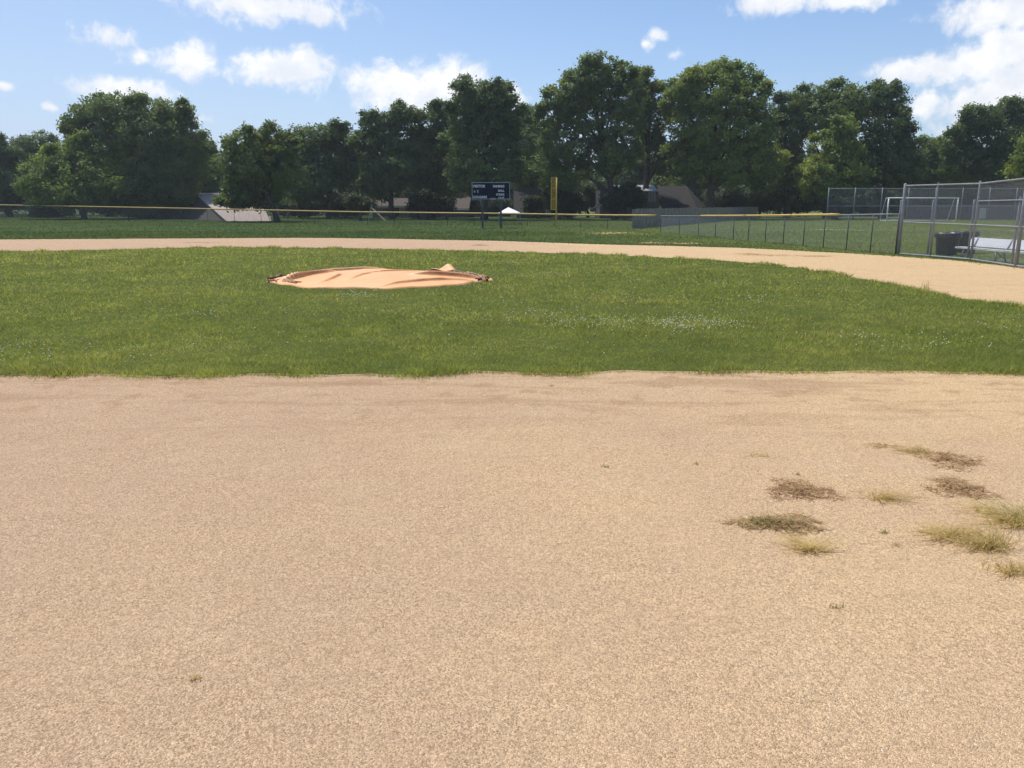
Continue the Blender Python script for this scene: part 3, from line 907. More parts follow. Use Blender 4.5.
def foul_pole():
    D = at(556, 228.3).y
    p = at(556, 228.3)
    root = empty('foul_pole', p, 'yellow foul pole with mesh wing standing at the outfield fence', 'foul pole')
    zt, zb = far(556, 177.6, D).z, far(556, 209.6, D).z
    b = MB(); b.tube([p, p+Vector((0, 0, zt))], .04, 10); b.build('pole', M['yellow'], root, True)
    w = (556.4-551.3)/FPX*D
    fr = MB(); x0 = p.x-w
    fr.bar((x0, p.y, zb), (x0, p.y, zt), .06)
    for i in range(4):
        z = zb+(zt-zb)*i/3; fr.bar((x0, p.y, z), (p.x, p.y, z), .05)
    fr.build('wing_frame', M['yellow'], root)
    m = MB(); a = Vector((x0, p.y+.005, 0)); e = Vector((p.x-.02, p.y+.005, 0))
    link_mesh(m, a, e, zb, zt, zt, .05, .006)
    m.build('wing_mesh', M['yellow'], root)
foul_pole()

# ------------------------------------------------------------------ things beyond the sideline fence
def goal():
    D = at(890, 221.2).y
    L, Rr = far(886.5, 221, D), far(955.5, 221, D); L.z = Rr.z = 0
    h = far(888, 198, D).z
    root = empty('soccer_goal', L, 'white soccer goal standing beyond the tall dugout fence', 'goal')
    up = Vector((0, 0, h)); bk = Vector((.25, 2.0, 0))
    b = MB(); b.tube([L, L+up], .06, 8); b.build('post', M['white'], root, True)
    b = MB(); b.tube([Rr, Rr+up], .06, 8); b.build('post', M['white'], root, True)
    b = MB(); b.tube([L+up-Vector((.06, 0, 0)), Rr+up+Vector((.06, 0, 0))], .06, 8); b.build('crossbar', M['white'], root, True)
    b = MB()
    for q in (L, Rr): b.tube([q+up, q+up+bk*.4, q+bk, q+Vector((0, 0, .05))], .03, 6)
    b.tube([L+bk+Vector((0, 0, .04)), Rr+bk+Vector((0, 0, .04))], .04, 6); b.tube([L+up+bk*.4, Rr+up+bk*.4], .025, 6)
    b.build('back_frame', M['white'], root, True)
goal()

def backstop():
    D = 82
    pxs = [828, 854.5, 881.5, 908, 935, 962, 989, 1016, 1043, 1075]
    zt = far(840, 188.6, D).z; zm = far(840, 206, D).z
    P = [Vector((far(px, 200, D).x, D, 0)) for px in pxs]
    root = empty('backstop_fence', P[0], 'tall thin chain link fence far behind the soccer goal', 'fence')
    for p in P:
        b = MB(); b.tube([p, p+Vector((0, 0, zt+.1))], .045, 8); b.build('post', M['galv'], root, True)
    for nm, z in (('top_rail', zt), ('middle_rail', zm)):
        b = MB(); b.tube([p+Vector((0, 0, z)) for p in P], .035, 6); b.build(nm, M['galv'], root, True)
    m = MB()
    for a, c in zip(P, P[1:]): link_mesh(m, a, c, .05, zt, zt, .09, .0042)
    m.build('chain_link', M['wire'], root)
backstop()

def board_fence(name, pa, pb, h, label, bw=.14, mt=None):
    d = pb-pa; L = d.length; d.normalize(); rz = math.atan2(d.y, d.x); n = Vector((-d.y, d.x, 0))
    root = empty(name, pa, label, 'fence')
    b = MB(); rr = random.Random(int(L*10)); u = 0
    while u < L:
        hh = h+rr.uniform(-.025, .025)
        b.box(pa+d*(u+bw/2)+Vector((0, 0, hh/2+.02))+n*rr.uniform(-.006, .006), (bw-.012, .022, hh), rz); u += bw
    b.build('boards', mt or M['pwood'], root)
    for z in (.3, h-.25):
        r = MB(); r.box(pa+d*(L/2)+n*.045+Vector((0, 0, z)), (L, .04, .09), rz); r.build('rail', mt or M['pwood'], root)
    k = max(2, int(L/2.6))
    for i in range(k+1):
        p = pa+d*(L*i/k)+n*.11; r = MB(); r.box(p+Vector((0, 0, h/2)), (.09, .09, h), rz); r.build('post', mt or M['pwood'], root)
board_fence('board_fence', at(634, 228.6), at(757, 218.4), 1.26, 'grey weathered board fence receding below the brown roof beyond the outfield')
board_fence('board_fence', Vector((far(905, 220, 84).x, 84, 0)), Vector((far(1075, 220, 84).x, 84, 0)), 1.45, 'dark grey board fence behind the tall chain link fence and goal', .16, mat('dark_boards', (.13, .125, .125), .9, 0, .2, 3))

# pale notice board leaning by the far fence
def notice():
    p = Vector((far(982.5, 215, 80).x, 80, 0))
    root = empty('notice_board', p, 'pale grey upright board against the far fence right of the goal', 'board')
    b = MB(); b.box(p+Vector((0, 0, .72)), (.62, .05, 1.0)); b.build('panel', mat('pale_board', (.42, .42, .42), .7, 0, .1, 4), root)
    for s in (-.24, .24):
        b = MB(); b.box(p+Vector((s, .06, .5)), (.06, .05, 1.0)); b.build('leg', M['galv'], root)
notice()

# ------------------------------------------------------------------ houses beyond the trees
def window(root, c, w, h, rz=0.0, mt='siding'):
    fr = MB(); t = .08
    M4 = Matrix.Translation(c) @ Matrix.Rotation(rz, 4, 'Z')
    def bx(cx, cz, sx, sz, sy=.06): fr.box(M4 @ Vector((cx, 0, cz)), (sx, sy, sz), rz)
    bx(0, h/2-t/2, w, t); bx(0, -h/2+t/2, w, t); bx(-w/2+t/2, 0, t, h-2*t); bx(w/2-t/2, 0, t, h-2*t); bx(0, 0, w-2*t, .05, .05)
    f = fr.build('window', M[mt], root)
    p = MB(); p.box(M4 @ Vector((0, .012, 0)), (w-2*t, .02, h-2*t), rz); p.build('pane', M['glass'], f)

def gable_house(name, px0, px1, py_eave, py_ridge, D, depth, wall, roof, label, windows=(), ov=.4, chim=None):
    """ridge runs across the view; walls go down to the ground"""
    a, b = far(px0, py_eave, D), far(px1, py_eave, D)
    x0, x1, ze = a.x, b.x, a.z
    zr = far(px0, py_ridge, D+depth/2).z
    root = empty(name, ((x0+x1)/2, D+depth/2, 0), label, 'house')
    w = MB()
    w.add([(x0, D, 0), (x1, D, 0), (x1, D+depth, 0), (x0, D+depth, 0), (x0, D, ze), (x1, D, ze), (x1, D+depth, ze), (x0, D+depth, ze), (x0, D+depth/2, zr-.08), (x1, D+depth/2, zr-.08)],
          [(0, 1, 5, 4), (1, 2, 6, 9, 5), (2, 3, 7, 6), (3, 0, 4, 8, 7)])
    w.build('wall', M[wall], root)
    r = MB(); t = .14; sl = (zr-ze)/(depth/2)
    e0 = D-ov; ez = ze-ov*sl
    V = []
    for x in (x0-ov, x1+ov):
        V += [(x, e0, ez+.05), (x, D+depth/2, zr+.05), (x, D+depth+ov, ez+.05), (x, e0, ez+.05-t), (x, D+depth/2, zr+.05-t), (x, D+depth+ov, ez+.05-t)]
    F = [(0, 6, 7, 1), (1, 7, 8, 2), (3, 4, 10, 9), (4, 5, 11, 10), (0, 3, 9, 6), (2, 8, 11, 5), (0, 1, 4, 3), (1, 2, 5, 4), (6, 9, 10, 7), (7, 10, 11, 8)]
    r.add(V, F); ro = r.build('roof', M[roof], root)
    fa = MB(); fa.box(((x0+x1)/2, e0-.02, ez-.06), (x1-x0+2*ov, .03, .16)); fa.build('gutter', M['white'], root)
    for (px, py, ww, hh) in windows:
        c = far(px, py, D); c.y = D-.02; window(root, c, ww, hh)
    if chim:
        c = far(chim, py_ridge, D+depth/2); b = MB(); b.box((c.x, c.y+.4, zr+.3), (.8, .6, 1.6)); b.build('chimney', M['brick'], ro)
    return root

# left: pale low hipped roof coming down towards the fence
def left_house():
    A, B = far(195, 193, 92), far(227, 221.5, 76)
    C, E = far(270, 221.3, 77.5), far(258, 193, 93)
    Fp = far(150, 217, 98)
    root = empty('tan_roofed_house', Vector((B.x, 86, 0)), 'low house with pale tan sunlit roof slope under the trees', 'house')
    r = MB()
    r.poly([B, C, E, A], .14)
    r.build('roof', M['roof_tan'], root)
    w = MB()
    def wall(p, q):
        p2, q2 = p.copy(), q.copy(); p2.z -= .1; q2.z -= .1
        w.poly([Vector((p.x, p.y+.5, 0)), Vector((q.x, q.y+.5, 0)), Vector((q.x, q.y+.5, max(.05, q2.z))), Vector((p.x, p.y+.5, max(.05, p2.z)))], .1)
    wall(B, C); wall(Fp, B); g = MB(); g.poly([A+Vector((-.05, .3, -.1)), Fp+Vector((0, .3, 0)), B+Vector((-.1, .5, -.1))], .12); g.build('shaded_roof_face', mat('painted_roof_shade', (.045, .04, .035), .9), root); wall(Fp, far(268, 215, 100)); wall(C, far(268, 215, 100))  # left roof face, its shade put into the dark colour
    w.build('wall', M['siding'], root)
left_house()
gable_house('small_house', 372, 417, 205.5, 198.5, 96, 8, 'siding', 'roof_mid', 'beige house with low tan roof showing between trunks behind the fence', [(385, 211.5, 1.4, 1.2), (396, 211.5, .9, 1.2)])
gable_house('brick_house', 436, 466, 208, 197.5, 98, 9, 'brick', 'roof_mid', 'house with pale roof slope just left of the scoreboard', [(446, 212, 1.2, .7)], chim=461)
gable_house('grey_house', 517, 547, 210.5, 190, 94, 10, 'siding_grey', 'roof_brown', 'plain grey brown roofed house between scoreboard and foul pole', [(530, 213, 1.2, .6)])

def main_house():
    D = 92
    root = empty('large_house', Vector((far(650, 210, D).x, D+4, 0)), 'large house with white porch roof and wide brown roof behind the board fence', 'house')
    P = lambda px, py, d: far(px, py, d)
    # shaded two-storey front wall
    x0, x1 = P(600, 200, D).x, P(658, 200, D).x
    zt = P(640, 190.5, D).z
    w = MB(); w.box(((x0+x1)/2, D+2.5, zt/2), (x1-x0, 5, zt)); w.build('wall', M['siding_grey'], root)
    # bright strip of low pitched roof facing up
    r = MB(); a, b = P(613, 190.5, D-.5), P(658, 190.5, D-.5); c, d = P(653, 185, D+2.6), P(612, 185, D+2.6)
    r.poly([a, b, c, d], .12); r.build('porch_roof', M['roof_white'], root)
    # white rake of the gable at the left
    g = MB()
    q0, q1 = P(593, 208.5, D-.3), P(612, 186.5, D-.3); q0b, q1b = P(601, 208, D-.3), P(613, 194, D-.3)
    g.poly([q0, q0b, q1b, q1], .1); g.build('gable_board', M['roof_white'], root)
    # wide brown roof to the right
    r = MB(); a, b = P(662, 208, D-1), P(697, 208, D-1); c, d = P(687, 186, D+5), P(657, 186, D+5)
    r.poly([a, b, c, d], .15); e = P(706, 207, D+3); r.poly([b, e, c], .15)
    r.build('roof', M['roof_brown'], root)
    w = MB(); w.box(((a.x+b.x)/2+.2, D+2.5, a.z/2-.1), (b.x-a.x-.6, 5, a.z-.2)); w.build('garage_wall', M['brick'], root)
    window(root, Vector((P(652, 196.5, D).x, D-.03, P(652, 196.5, D).z)), .75, 1.1)
    window(root, Vector((P(636, 199, D).x, D-.03, P(636, 199, D).z)), 1.3, 1.0)
    b = MB(); b.box(P(663, 196, D+.6), (.5, .35, .10)); b.build('roof_vent', M['roof_white'], root)
    b = MB(); b.box(((P(660, 208, D).x), D-.2, P(660, 206, D).z/2), (.12, .12, P(660, 206, D).z)); b.build('downpipe', M['white'], root)
main_house()

def tent():
    D = 66; c = Vector((far(509.5, 212, D).x, D, 0)); ze, zt = far(509, 212.6, D).z, far(509, 207.2, D).z
    root = empty('canopy_tent', c, 'small white canopy peeking over the fence under the scoreboard', 'canopy')
    w = .85
    q = [c+Vector((sx*w, sy*w, ze)) for sx, sy in ((-1, -1), (1, -1), (1, 1), (-1, 1))]; t = c+Vector((-.1, 0, zt))
    b = MB(); b.add(q+[t]+[p-Vector((0, 0, .09)) for p in q], [(0, 1, 4), (1, 2, 4), (2, 3, 4), (3, 0, 4), (0, 5, 6, 1), (1, 6, 7, 2), (2, 7, 8, 3), (3, 8, 5, 0)]); b.build('cover', M['tent'], root)
    for p in q:
        b = MB(); b.tube([Vector((p.x*1, p.y, 0)), Vector((p.x, p.y, ze-.05))], .025, 6); b.build('leg', M['galv'], root)
tent()

def slide():
    D = 72
    a, b_ = far(372, 208.5, D), far(385, 219.5, D)
    a.z = max(a.z, 1.0)
    root = empty('playground_slide', Vector((a.x, D, 0)), 'pale slanting slide seen through the fence before the beige house', 'slide')
    b_.z = .12
    m = mat('faded_slide', (.46, .38, .27), .5)
    s = MB(); n = Vector((0, .22, 0)); s.poly([a-n, b_-n, b_+n, a+n], -.04)
    for k in (-1, 1): s.bar(a+n*k+Vector((0, 0, .06)), b_+n*k+Vector((0, 0, .06)), .05)
    s.build('chute', m, root)
    l = MB()
    for k in (-1, 1): l.tube([Vector((a.x-.35, D+.22*k, 0)), a+n*k+Vector((0, 0, .35))], .025, 6)
    for i in range(4): l.tube([Vector((a.x-.35+.08*i, D-.22, .2+.25*i)), Vector((a.x-.35+.08*i, D+.22, .2+.25*i))], .018, 6)
    l.build('ladder', M['galv'], root)
slide()

# ------------------------------------------------------------------ trees
LEAF = {
    'deep': leaf_mat('leaf_deep', (.032, .056, .024), (.056, .086, .034), (.070, .095, .034), .25, .6, .25, soft=.6),
    'dark': leaf_mat('leaf_dark', (.070, .118, .044), (.116, .174, .056), (.150, .198, .058), .30, .6, .25, soft=.6),
    'mid': leaf_mat('leaf_mid', (.092, .150, .046), (.150, .212, .058), (.195, .240, .060), .32, .6, .25, soft=.6),
    'light': leaf_mat('leaf_light', (.116, .184, .048), (.188, .258, .062), (.270, .305, .064), .36, .6, .25, soft=.6),
}
def crown_mesh(lobes, seed, leaf=.26, dens=1.0):
    r = np.random.default_rng(seed)
    C, Nn = [], []
    for (c, rad) in lobes:
        c = np.array(c); rad = np.array(rad)
        ra = (rad[0]*rad[1]*rad[2])**(1/3)
        nc = int(4*math.pi*ra*ra*1.15*dens)+8
        d = r.normal(size=(nc, 3)); d /= np.linalg.norm(d, axis=1)[:, None]
        f = np.where(r.random(nc) < .30, r.uniform(.25, .75, nc), r.uniform(.78, 1.04, nc)+(r.random(nc) < .22)*r.uniform(.05, .34, nc))
        cc = c+d*rad*f[:, None]
        rc = r.uniform(.32, .62, nc)*(.8+.1*min(ra, 4))
        nl = (r.uniform(30, 62, nc)).astype(int)
        idx = np.repeat(np.arange(nc), nl)
        off = r.normal(size=(len(idx), 3))*np.array([.62, .62, .40])*rc[idx][:, None]
        C.append(cc[idx]+off); Nn.append(d[idx]*.55)
    C, Nn = np.concatenate(C), np.concatenate(Nn)
    n = len(C)
    nv = r.normal(size=(n, 3))*.75+Nn+np.array([0, 0, .45]); nv /= np.linalg.norm(nv, axis=1)[:, None]
    a = np.cross(nv, r.normal(size=(n, 3))); a /= np.linalg.norm(a, axis=1)[:, None]+1e-9
    b = np.cross(nv, a)
    sz = (leaf*(.55+.75*r.random(n)))[:, None]
    V = np.stack([C-a*sz*.5, C+b*sz*.28-nv*sz*.06, C+a*sz*.5-nv*sz*.1, C-b*sz*.28-nv*sz*.06], 1).reshape(-1, 3)
    sw_ = Nn/.55+np.array([0, 0, .25]); sw_ /= np.linalg.norm(sw_, axis=1)[:, None]+1e-9
    return V, np.arange(n*4, dtype=np.int32).reshape(-1, 4), np.repeat(sw_, 4, 0)

def tree(name, D, lobes, kind, label, seed, trunk_px=None, group='trees beyond the outfield fence', cat='tree', leaf=.30, dens=1.5, fat=.98):
    rr = random.Random(seed)
    W_ = []
    for (px, py, rx, ry) in lobes:
        y = D+rr.uniform(-1.2, 1.8)
        p = far(px, py, y); k = y/FPX
        W_.append((p, (rx*k*fat, max(rx, ry)*k*.85*fat, ry*k*fat)))
    # small leading sprays break up the outline
    for (px, py, rx, ry) in list(lobes):
        for q in range(3):
            a = rr.uniform(.05, 1.0)*math.pi; k0 = rr.uniform(.88, 1.16); y = D+rr.uniform(-1.5, 1.5)
            p = far(px+rx*k0*math.cos(a), py-ry*k0*math.sin(a), y); r1 = rr.uniform(.16, .36)*min(rx, ry)*y/FPX
            W_.append((p, (r1, r1, r1*rr.uniform(.8, 1.6))))
    tx = trunk_px if trunk_px is not None else sum(l[0] for l in lobes)/len(lobes)
    base = Vector((far(tx, 200, D).x, D, 0))
    root = empty(name, base, label, cat, group)
    zmax = max(w[0].z for w in W_)
    tall = zmax
    top = Vector((sum(w[0].x for w in W_)/len(W_), D, zmax*.85))
    b = MB()
    n = 7; P, Q = [], []
    r0 = .018*tall+.12
    for i in range(n+1):
        t = i/n; p = base.lerp(top, t)+Vector((rr.uniform(-.12, .12), rr.uniform(-.12, .12), 0))*(1 if 0 < i else 0)
        P.append(p); Q.append(r0*(1.25 if i == 0 else 1)*(1-.8*t))
    b.tube(P, Q, 9)
    for (p, rad) in W_[:len(lobes)]:
        t = min(.9, max(.16, (p.z*.55)/max(top.z, .1))); s = base.lerp(top, t)
        m = s.lerp(p, .5)+Vector((0, 0, .12*(p-s).length))
        b.tube([s, m, p], [r0*(1-.8*t)*.62, r0*.30*(1-.5*t), .04], 6)
        for q in range(4):
            e = p+Vector((rr.uniform(-1, 1)*rad[0], rr.uniform(-1, 1)*rad[1], rr.uniform(-.3, 1)*rad[2]))*.8
            b.tube([m.lerp(p, .6), e], [.05, .018], 5)
    b.build('trunk', M['bark'], root, True)
    V, F, SW = crown_mesh(W_, seed, leaf, dens)
    me = arrays('crown', V, F)
    me.attributes.new('swell', 'FLOAT_VECTOR', 'POINT').data.foreach_set('vector', SW.astype(np.float32).ravel())
    link('crown', me, LEAF[kind], root)
    return root

TREES = [
 ('broadleaf_tree', 104, 'dark', 'dark tree cut by the left edge of the photo', 8, [(-6,165,25,22),(2,152,13,14),(0,188,30,20),(-40,150,30,22),(-45,180,34,26)]),
 ('broadleaf_tree', 114, 'dark', 'distant dark flat topped tree second from the left edge', 30, [(38,148,21,12),(26,160,18,15),(46,166,22,16),(24,182,24,20)]),
 ('broadleaf_tree', 87, 'light', 'rounded pale green tree in front of the large left hand tree', 82, [(86,152,20,15),(64,163,24,16),(102,163,24,17),(80,178,38,20),(46,182,26,17),(114,184,22,17),(80,195,46,13)]),
 ('broadleaf_tree', 90, 'mid', 'largest dark tree in the left group, tall and broad', 148, [(84,120,13,14),(76,133,12,11),(110,113,19,15),(138,112,22,15),(168,116,18,15),(183,112,7,9),(150,136,36,24),(186,140,17,20),(112,138,24,22),(160,168,42,25),(194,160,16,20),(130,185,46,20),(172,188,24,18),(150,204,40,14),(182,206,12,10)]),
 ('broadleaf_tree', 106, 'mid', 'slim lighter tree at the right shoulder of the left group', 205, [(203,158,12,16),(208,176,12,16),(200,188,14,15)]),
 ('broadleaf_tree', 75, 'mid', 'twin topped pale tree standing above the tan roof', 276, [(238,203,8,5),(252,202,11,6),(264,204,9,6),(226,201,5,4),(247,146,18,15),(270,142,17,14),(287,152,12,13),(248,166,25,19),(278,170,22,20),(240,182,15,13),(236,190,8,7),(262,190,24,10)]),
 ('broadleaf_tree', 91, 'dark', 'dark tree right of the tan roof with sky gap on its right', 328, [(316,139,20,13),(338,137,14,11),(303,155,14,16),(330,158,26,19),(322,180,30,19),(351,154,10,9),(344,174,13,10),(306,190,20,15)]),
 ('broadleaf_tree', 88, 'dark', 'dark leaning crowned tree right of the sky gap', 392, [(380,128,18,15),(402,118,17,12),(368,143,13,12),(396,145,24,21),(384,172,22,22),(408,170,24,24),(372,190,12,13)]),
 ('broadleaf_tree', 91, 'dark', 'dark tree with small spire shaped top left of the scoreboard tree', 432, [(424,128,17,13),(436,113,8,9),(444,128,14,14),(448,146,18,20),(430,160,24,24),(440,184,24,16)]),
 ('broadleaf_tree', 84, 'dark', 'tall twin peaked dark tree rising directly behind the scoreboard', 484, [(474,95,17,14),(484,104,16,14),(499,96,11,12),(466,112,17,16),(505,114,15,15),(480,126,28,18),(478,150,32,20),(505,142,16,18),(484,174,36,19)]),
 ('broadleaf_tree', 102, 'mid', 'lower lighter tree between scoreboard tree and tallest tree', 532, [(526,124,12,14),(541,128,12,13),(530,148,22,20),(538,170,24,22)]),
 ('broadleaf_tree', 86, 'mid', 'tallest broad tree rising behind the foul pole with sky showing through', 617, [(602,72,18,14),(584,84,18,14),(565,98,16,14),(622,82,14,14),(600,98,26,16),(630,104,13,16),(556,118,16,15),(584,122,20,16),(618,128,20,17),(566,148,24,18),(606,158,20,16),(560,172,26,18),(628,154,12,14)]),
 ('broadleaf_tree', 93, 'mid', 'narrow tree filling the dip between the two tallest trees', 645, [(640,80,9,12),(652,94,12,13),(641,106,10,12),(658,116,13,15),(648,140,13,15),(664,160,14,16)]),
 ('broadleaf_tree', 88, 'light', 'large round headed tree with sunny yellow green top behind board fence', 710, [(712,76,22,12),(740,80,20,13),(690,90,18,14),(680,108,16,16),(718,98,30,18),(757,104,15,18),(700,128,30,21),(745,132,28,23),(690,158,22,16),(735,164,34,22),(764,166,20,22)]),
 ('broadleaf_tree', 97, 'dark', 'darker tree tucked against the right of the yellow green topped tree', 788, [(786,112,16,18),(780,142,20,24),(792,172,24,22)]),
 ('broadleaf_tree', 95, 'mid', 'feathery topped tree left of centre in the right group', 828, [(812,100,16,13),(838,97,18,14),(828,118,28,18),(800,125,16,18),(855,110,16,16)]),
 ('broadleaf_tree', 91, 'dark', 'dark tree with ragged right side above the tall far fence', 884, [(868,100,18,14),(892,106,15,16),(880,128,24,22),(880,162,30,24),(904,136,9,11),(905,168,16,20)]),
 ('broadleaf_tree', 86, 'light', 'small lighter green tree in front of the right group', 836, [(840,132,14,12),(834,150,22,17),(838,176,28,20),(815,182,18,17)]),
 ('broadleaf_tree', 104, 'mid', 'low distant trees filling the dip of the right skyline', 934, [(930,150,16,12),(950,152,14,12),(918,172,22,17),(948,170,16,16),(938,186,26,14)]),
 ('broadleaf_tree', 92, 'dark', 'large dark tree above the dugout fence at right', 994, [(982,120,17,13),(1008,112,17,12),(964,136,15,13),(998,138,28,20),(962,160,18,18),(1000,166,32,20),(1035,120,26,18),(1050,150,34,28)]),
 ('broadleaf_tree', 76, 'light', 'lighter tree reaching in from the right edge behind the dugout', 1060, [(1032,156,18,12),(1048,140,20,14),(1040,172,24,14),(1070,160,30,24)]),
]
for i, (nm, D, kd, lb, tx, lobes) in enumerate(TREES):
    tree(nm, D, lobes, kd, lb, 300+i, tx)

# tree line far behind the houses
rf = random.Random(77)
for i, px in enumerate(range(-70, 1120, 50)):
    top = rf.uniform(150, 172)
    lob = [(px+rf.uniform(-14, 14), top+12, 20, 14), (px-18, top+24, 24, 18), (px+18, top+26, 24, 18), (px-14, 192, 28, 16), (px+16, 193, 28, 16)]
    tree('broadleaf_tree', 122+rf.uniform(-4, 6), lob, rf.choice(['dark', 'dark', 'mid']), 'dark distant tree glimpsed between the nearer trunks', 500+i, px, 'far trees glimpsed between the trunks', leaf=.42, dens=.8)
# undergrowth between the trunks
rs = random.Random(5)
SH = [(-40, 205, 34, 20, 104), (10, 203, 30, 15, 103), (60, 205, 30, 14, 98), (105, 204, 28, 14, 104), (148, 206, 26, 14, 97), (182, 208, 16, 12, 96), (300, 207, 20, 13, 97), (335, 205, 20, 14, 101), (358, 204, 14, 13, 104),
      (425, 209, 16, 11, 88), (470, 208, 16, 11, 104), (492, 206, 22, 12, 106), (550, 208, 16, 13, 100), (572, 206, 16, 14, 90), (588, 200, 12, 12, 99), (720, 202, 22, 14, 98), (760, 200, 26, 18, 99),
      (800, 203, 26, 16, 104), (840, 205, 24, 15, 106), (880, 203, 26, 17, 107), (925, 202, 26, 15, 108), (970, 200, 28, 17, 108), (1020, 198, 30, 18, 108), (1070, 195, 32, 22, 104),
      (235, 203, 14, 12, 100), (400, 203, 20, 14, 108), (625, 198, 14, 12, 86), (614, 204, 10, 10, 84), (425, 203, 13, 11, 84), (447, 205, 12, 7, 86), (560, 200, 14, 14, 88), (538, 207, 10, 9, 90), (640, 203, 10, 7, 88), (345, 202, 18, 14, 96), (360, 208, 12, 10, 80)]
for i, (px, py, rx, ry, D) in enumerate(SH):
    lob = [(px+rs.uniform(-.5, .5)*rx, py+rs.uniform(-.35, .25)*ry, rx*rs.uniform(.5, .75), ry*rs.uniform(.55, .8)) for _ in range(4)]
    tree('shrub', D, lob, 'deep', 'dark leafy undergrowth bush in the shade below the trees', 700+i, px, 'bushes in the shade below the trees', 'bush', .24)

# ------------------------------------------------------------------ summer haze
def haze():
    b = MB(); b.box((0, 1100, 14), (3060, 3060, 30))
    m = bpy.data.materials.new('haze_air'); m.use_nodes = True; m.node_tree.nodes.clear()
    v = m.node_tree.nodes.new('ShaderNodeVolumePrincipled'); v.inputs['Color'].default_value = (.86, .92, 1, 1)
    v.inputs['Density'].default_value = HAZE; v.inputs['Anisotropy'].default_value = .3
    o = m.node_tree.nodes.new('ShaderNodeOutputMaterial'); m.node_tree.links.new(v.outputs[0], o.inputs['Volume'])
    tag(b.build('haze', m), kind='stuff')
HAZE = .0004
haze()

# ------------------------------------------------------------------ weeds on the dirt
WM = {
    'brown': leaf_mat('weed_brown', (.28, .16, .08), (.48, .31, .165), (.36, .22, .11), .15, .8, 6),
    'straw': leaf_mat('weed_straw', (.50, .37, .16), (.66, .52, .26), (.46, .36, .14), .3, .7, 6),
    'olive': leaf_mat('weed_olive', (.34, .265, .095), (.56, .43, .19), (.48, .35, .14), .3, .7, 6),
    'green': leaf_mat('weed_green', (.15, .17, .05), (.30, .28, .10), (.36, .30, .11), .3, .7, 6),
}
def strips(paths, w):
    """thin ribbons: paths (n, k, 3) widths (n,)"""
    n, k, _ = paths.shape
    d = paths[:, -1]-paths[:, 0]; s = np.cross(d, np.array([0, 0, 1.0])+.35*np.random.default_rng(n).normal(size=(n, 3)))
    s /= np.linalg.norm(s, axis=1)[:, None]+1e-9
    tp = np.linspace(1, .15, k)
    L = paths-s[:, None]*w[:, None, None]*tp[None, :, None]*.5; Rr = paths+s[:, None]*w[:, None, None]*tp[None, :, None]*.5
    V = np.concatenate([L, Rr], 1).reshape(-1, 3)
    q = np.array([(i, i+1, k+i+1, k+i) for i in range(k-1)])
    F = (q[None]+np.arange(n)[:, None, None]*2*k).reshape(-1, 4)
    return V, F

def tuft(px, py, rx, kind, n, label, h=.10, seed=0, squash=1.0, bias=(0, 0), name='weed_tuft', group='weeds growing out of the dirt', base=.03):
    r = np.random.default_rng(900+seed)
    c = at(px, py, .004); ra = rx/FPX*c.y
    root = empty(name, c, label, 'weed', group)
    a = r.random(n)*6.283; L = ra*(.35+.75*r.random(n)); hh = .62*h*(.15+.9*r.random(n))
    b0 = np.stack([r.normal(0, base, n)*1.6, r.normal(0, base, n), np.zeros(n)], 1)
    dirv = np.stack([np.cos(a)+bias[0], (np.sin(a)+bias[1])*squash, np.zeros(n)], 1)
    t = np.linspace(0, 1, 4)[None, :, None]
    P = np.array(c)[None, None]+b0[:, None]+dirv[:, None]*L[:, None, None]*t + np.array([0, 0, 1.0])*(hh[:, None, None]*np.sin(t*2.3))
    V, F = strips(P, .0022+.0022*r.random(n))
    link('blades', arrays('blades', V, F), WM[kind], root)
    return root, c, r

def mat_weed(px, py, rx, ry, n, label, kinds, seed, group='weeds growing out of the dirt', hz=.035):
    """low twiggy mat: short crossed stems and tiny leaves inside an ellipse"""
    r = np.random.default_rng(1500+seed)
    c = at(px, py, .004); a = rx/FPX*c.y; b = (at(px, py-ry).y-at(px, py+ry).y)/2
    root = empty('weed_mat', c, label, 'weed', group)
    for q, (kind, share, nm) in enumerate(kinds):
        m = int(n*share*.72)
        th = r.random(m)*6.283; rad = r.random(m)**.62*(1+.28*np.sin(3*th+seed)+.15*np.sin(7*th))
        x, y = c.x+a*rad*np.cos(th), c.y+b*rad*np.sin(th)
        z0 = .004+.6*hz*r.random(m)*(1.05-np.clip(rad, 0, 1))
        al = r.random(m)*6.283; L = .018+.045*r.random(m); dz = r.uniform(-.3, .45, m)*L
        t = np.linspace(0, 1, 3)[None, :, None]
        P = np.stack([x, y, z0], 1)[:, None]+np.stack([np.cos(al)*L, np.sin(al)*L, dz], 1)[:, None]*t
        P[..., 2] = np.maximum(P[..., 2], .005)
        V, F = strips(P, .0025+.0045*r.random(m))
        link(nm, arrays(nm, V, F), WM[kind], root)

mat_weed(950, 460, 31, 9, 900, 'dry reddish brown weed mat, farthest right of the far pair', [('brown', .85, 'dead_stems'), ('olive', .15, 'leaves')], 1)
tuft(918, 452, 26, 'olive', 110, 'straw green tuft touching the farthest brown weed mat', .07, 1, .5, (-.5, .3))
mat_weed(880, 446, 20, 2.2, 130, 'thin brown runner of weed lying left of the straw green tuft', [('brown', .6, 'dead_stems'), ('olive', .4, 'leaves')], 2, hz=.02)
mat_weed(801, 491, 33, 10.5, 1300, 'oval brown weed mat, leftmost of the fully brown ones', [('brown', .95, 'dead_stems'), ('olive', .05, 'leaves')], 3)
mat_weed(960, 489, 31, 10.5, 1000, 'ragged brown weed mat below the farthest brown mat', [('brown', .85, 'dead_stems'), ('olive', .15, 'leaves')], 4)
tuft(882, 498, 44, 'olive', 110, 'sprawling olive grass tuft between the two brown weed mats', .085, 2, .6, (.3, -.2))
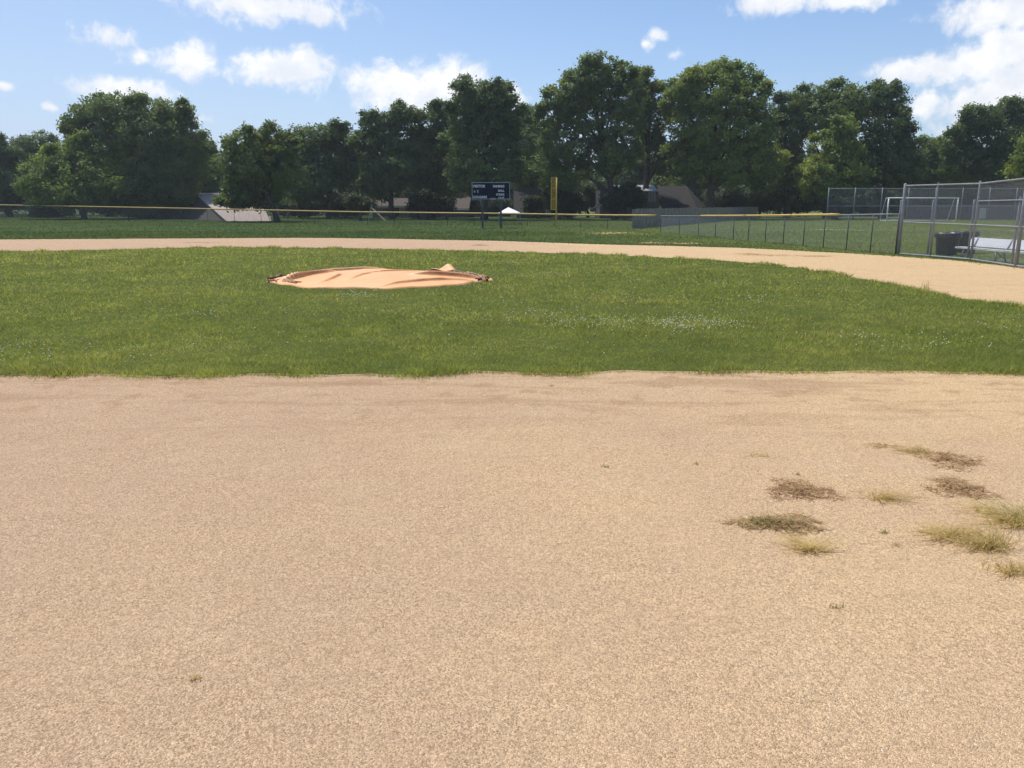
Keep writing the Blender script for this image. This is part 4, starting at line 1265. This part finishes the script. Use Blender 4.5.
mat_weed(780, 524, 48, 9, 1500, 'long weed mat half green half brown above the blond tuft', [('brown', .62, 'dead_stems'), ('green', .22, 'leaves'), ('olive', .16, 'leaves')], 5, hz=.045)
tuft(762, 523, 22, 'green', 70, 'short green grass sprouting from the half green weed mat', .07, 3, .6)
tuft(809, 550, 42, 'straw', 190, 'blond straw coloured grass tuft below the half green weed mat', .085, 4, .7, (0, .35), base=.02)
tuft(948, 537, 46, 'straw', 150, 'straw coloured tuft right of the bare dirt, beside olive grass', .09, 5, .7, (-.25, .2))
mat_weed(955, 533, 30, 5, 160, 'sparse olive weed spreading under the straw coloured tuft', [('olive', .7, 'leaves'), ('brown', .3, 'dead_stems')], 6, hz=.02)
tuft(990, 548, 54, 'olive', 210, 'wide olive grass tuft near the right edge of the dirt', .14, 6, .8, (-.15, .4))
tuft(1022, 520, 40, 'green', 130, 'greenest grass tuft, cut by the right edge of the photo', .12, 7, .8, (-.3, .3))
tuft(1012, 524, 52, 'straw', 190, 'dry straw grass wrapped round the greenest tuft at the right edge', .12, 11, .8, (-.3, .2))
tuft(1016, 572, 28, 'olive', 150, 'small olive tuft lowest at the right edge of the photo', .07, 8, .7)
tuft(985, 512, 32, 'straw', 70, 'thin pale straw tuft above the wide olive tuft', .10, 9, .7, (-.2, .2))
tuft(762, 456, 12, 'straw', 45, 'tiny pale straw tuft alone left of the far weeds', .04, 10, .6)
for i, (px, py, kd, rx, lb) in enumerate([(195, 679, 'olive', 10, 'tiny olive sprig alone on the lower left dirt'), (798, 475, 'green', 5, 'tiny green sprig just above the leftmost brown mat'), (835, 608, 'green', 5, 'tiny dark sprig on bare dirt below the blond tuft'),
      (884, 533, 'green', 5, 'tiny green sprig left of the straw coloured tuft'), (606, 467, 'green', 5, 'tiny green speck of weed on mid dirt right of centre'), (697, 464, 'olive', 4, 'tiny weed speck left of the pale straw tuft'),
      (896, 546, 'olive', 5, 'tiny olive sprig below the sprig by the straw tuft'), (552, 386, 'green', 6, 'small green sprig on dirt near the grass edge')]):
    tuft(px, py, rx, kd, 22, lb, .03, 20+i, .7, name='weed_sprig', group='tiny sprigs scattered on the dirt', base=.008)
tuft(926.5, 289.5, 6, 'green', 60, 'upright green weed at the edge of grass and far dirt', .30, 40, .8, base=.03)
for i, (px, py, rx, ry) in enumerate([(772, 255.5, 26, .9), (750, 254.2, 14, .7), (815, 256.2, 20, .7), (205, 242.6, 30, .6), (480, 245.2, 8, .5)]):
    mat_weed(px, py, rx, ry, 1500, 'faint flat brown weed smear on the distant dirt band', [('brown', 1.0, 'dead_stems')], 30+i, 'weed smears on the distant dirt', .02)
for i, (px, py, h) in enumerate([(905, 254.5, .5), (888, 252.5, .4), (862, 251.5, .35), (850, 249.5, .3), (878, 251, .5)]):
    tuft(px, py, 12, 'green', 70, 'rank green weed growing at the foot of the sideline fence', h, 60+i, .8, group='weeds along the sideline fence', base=.12)
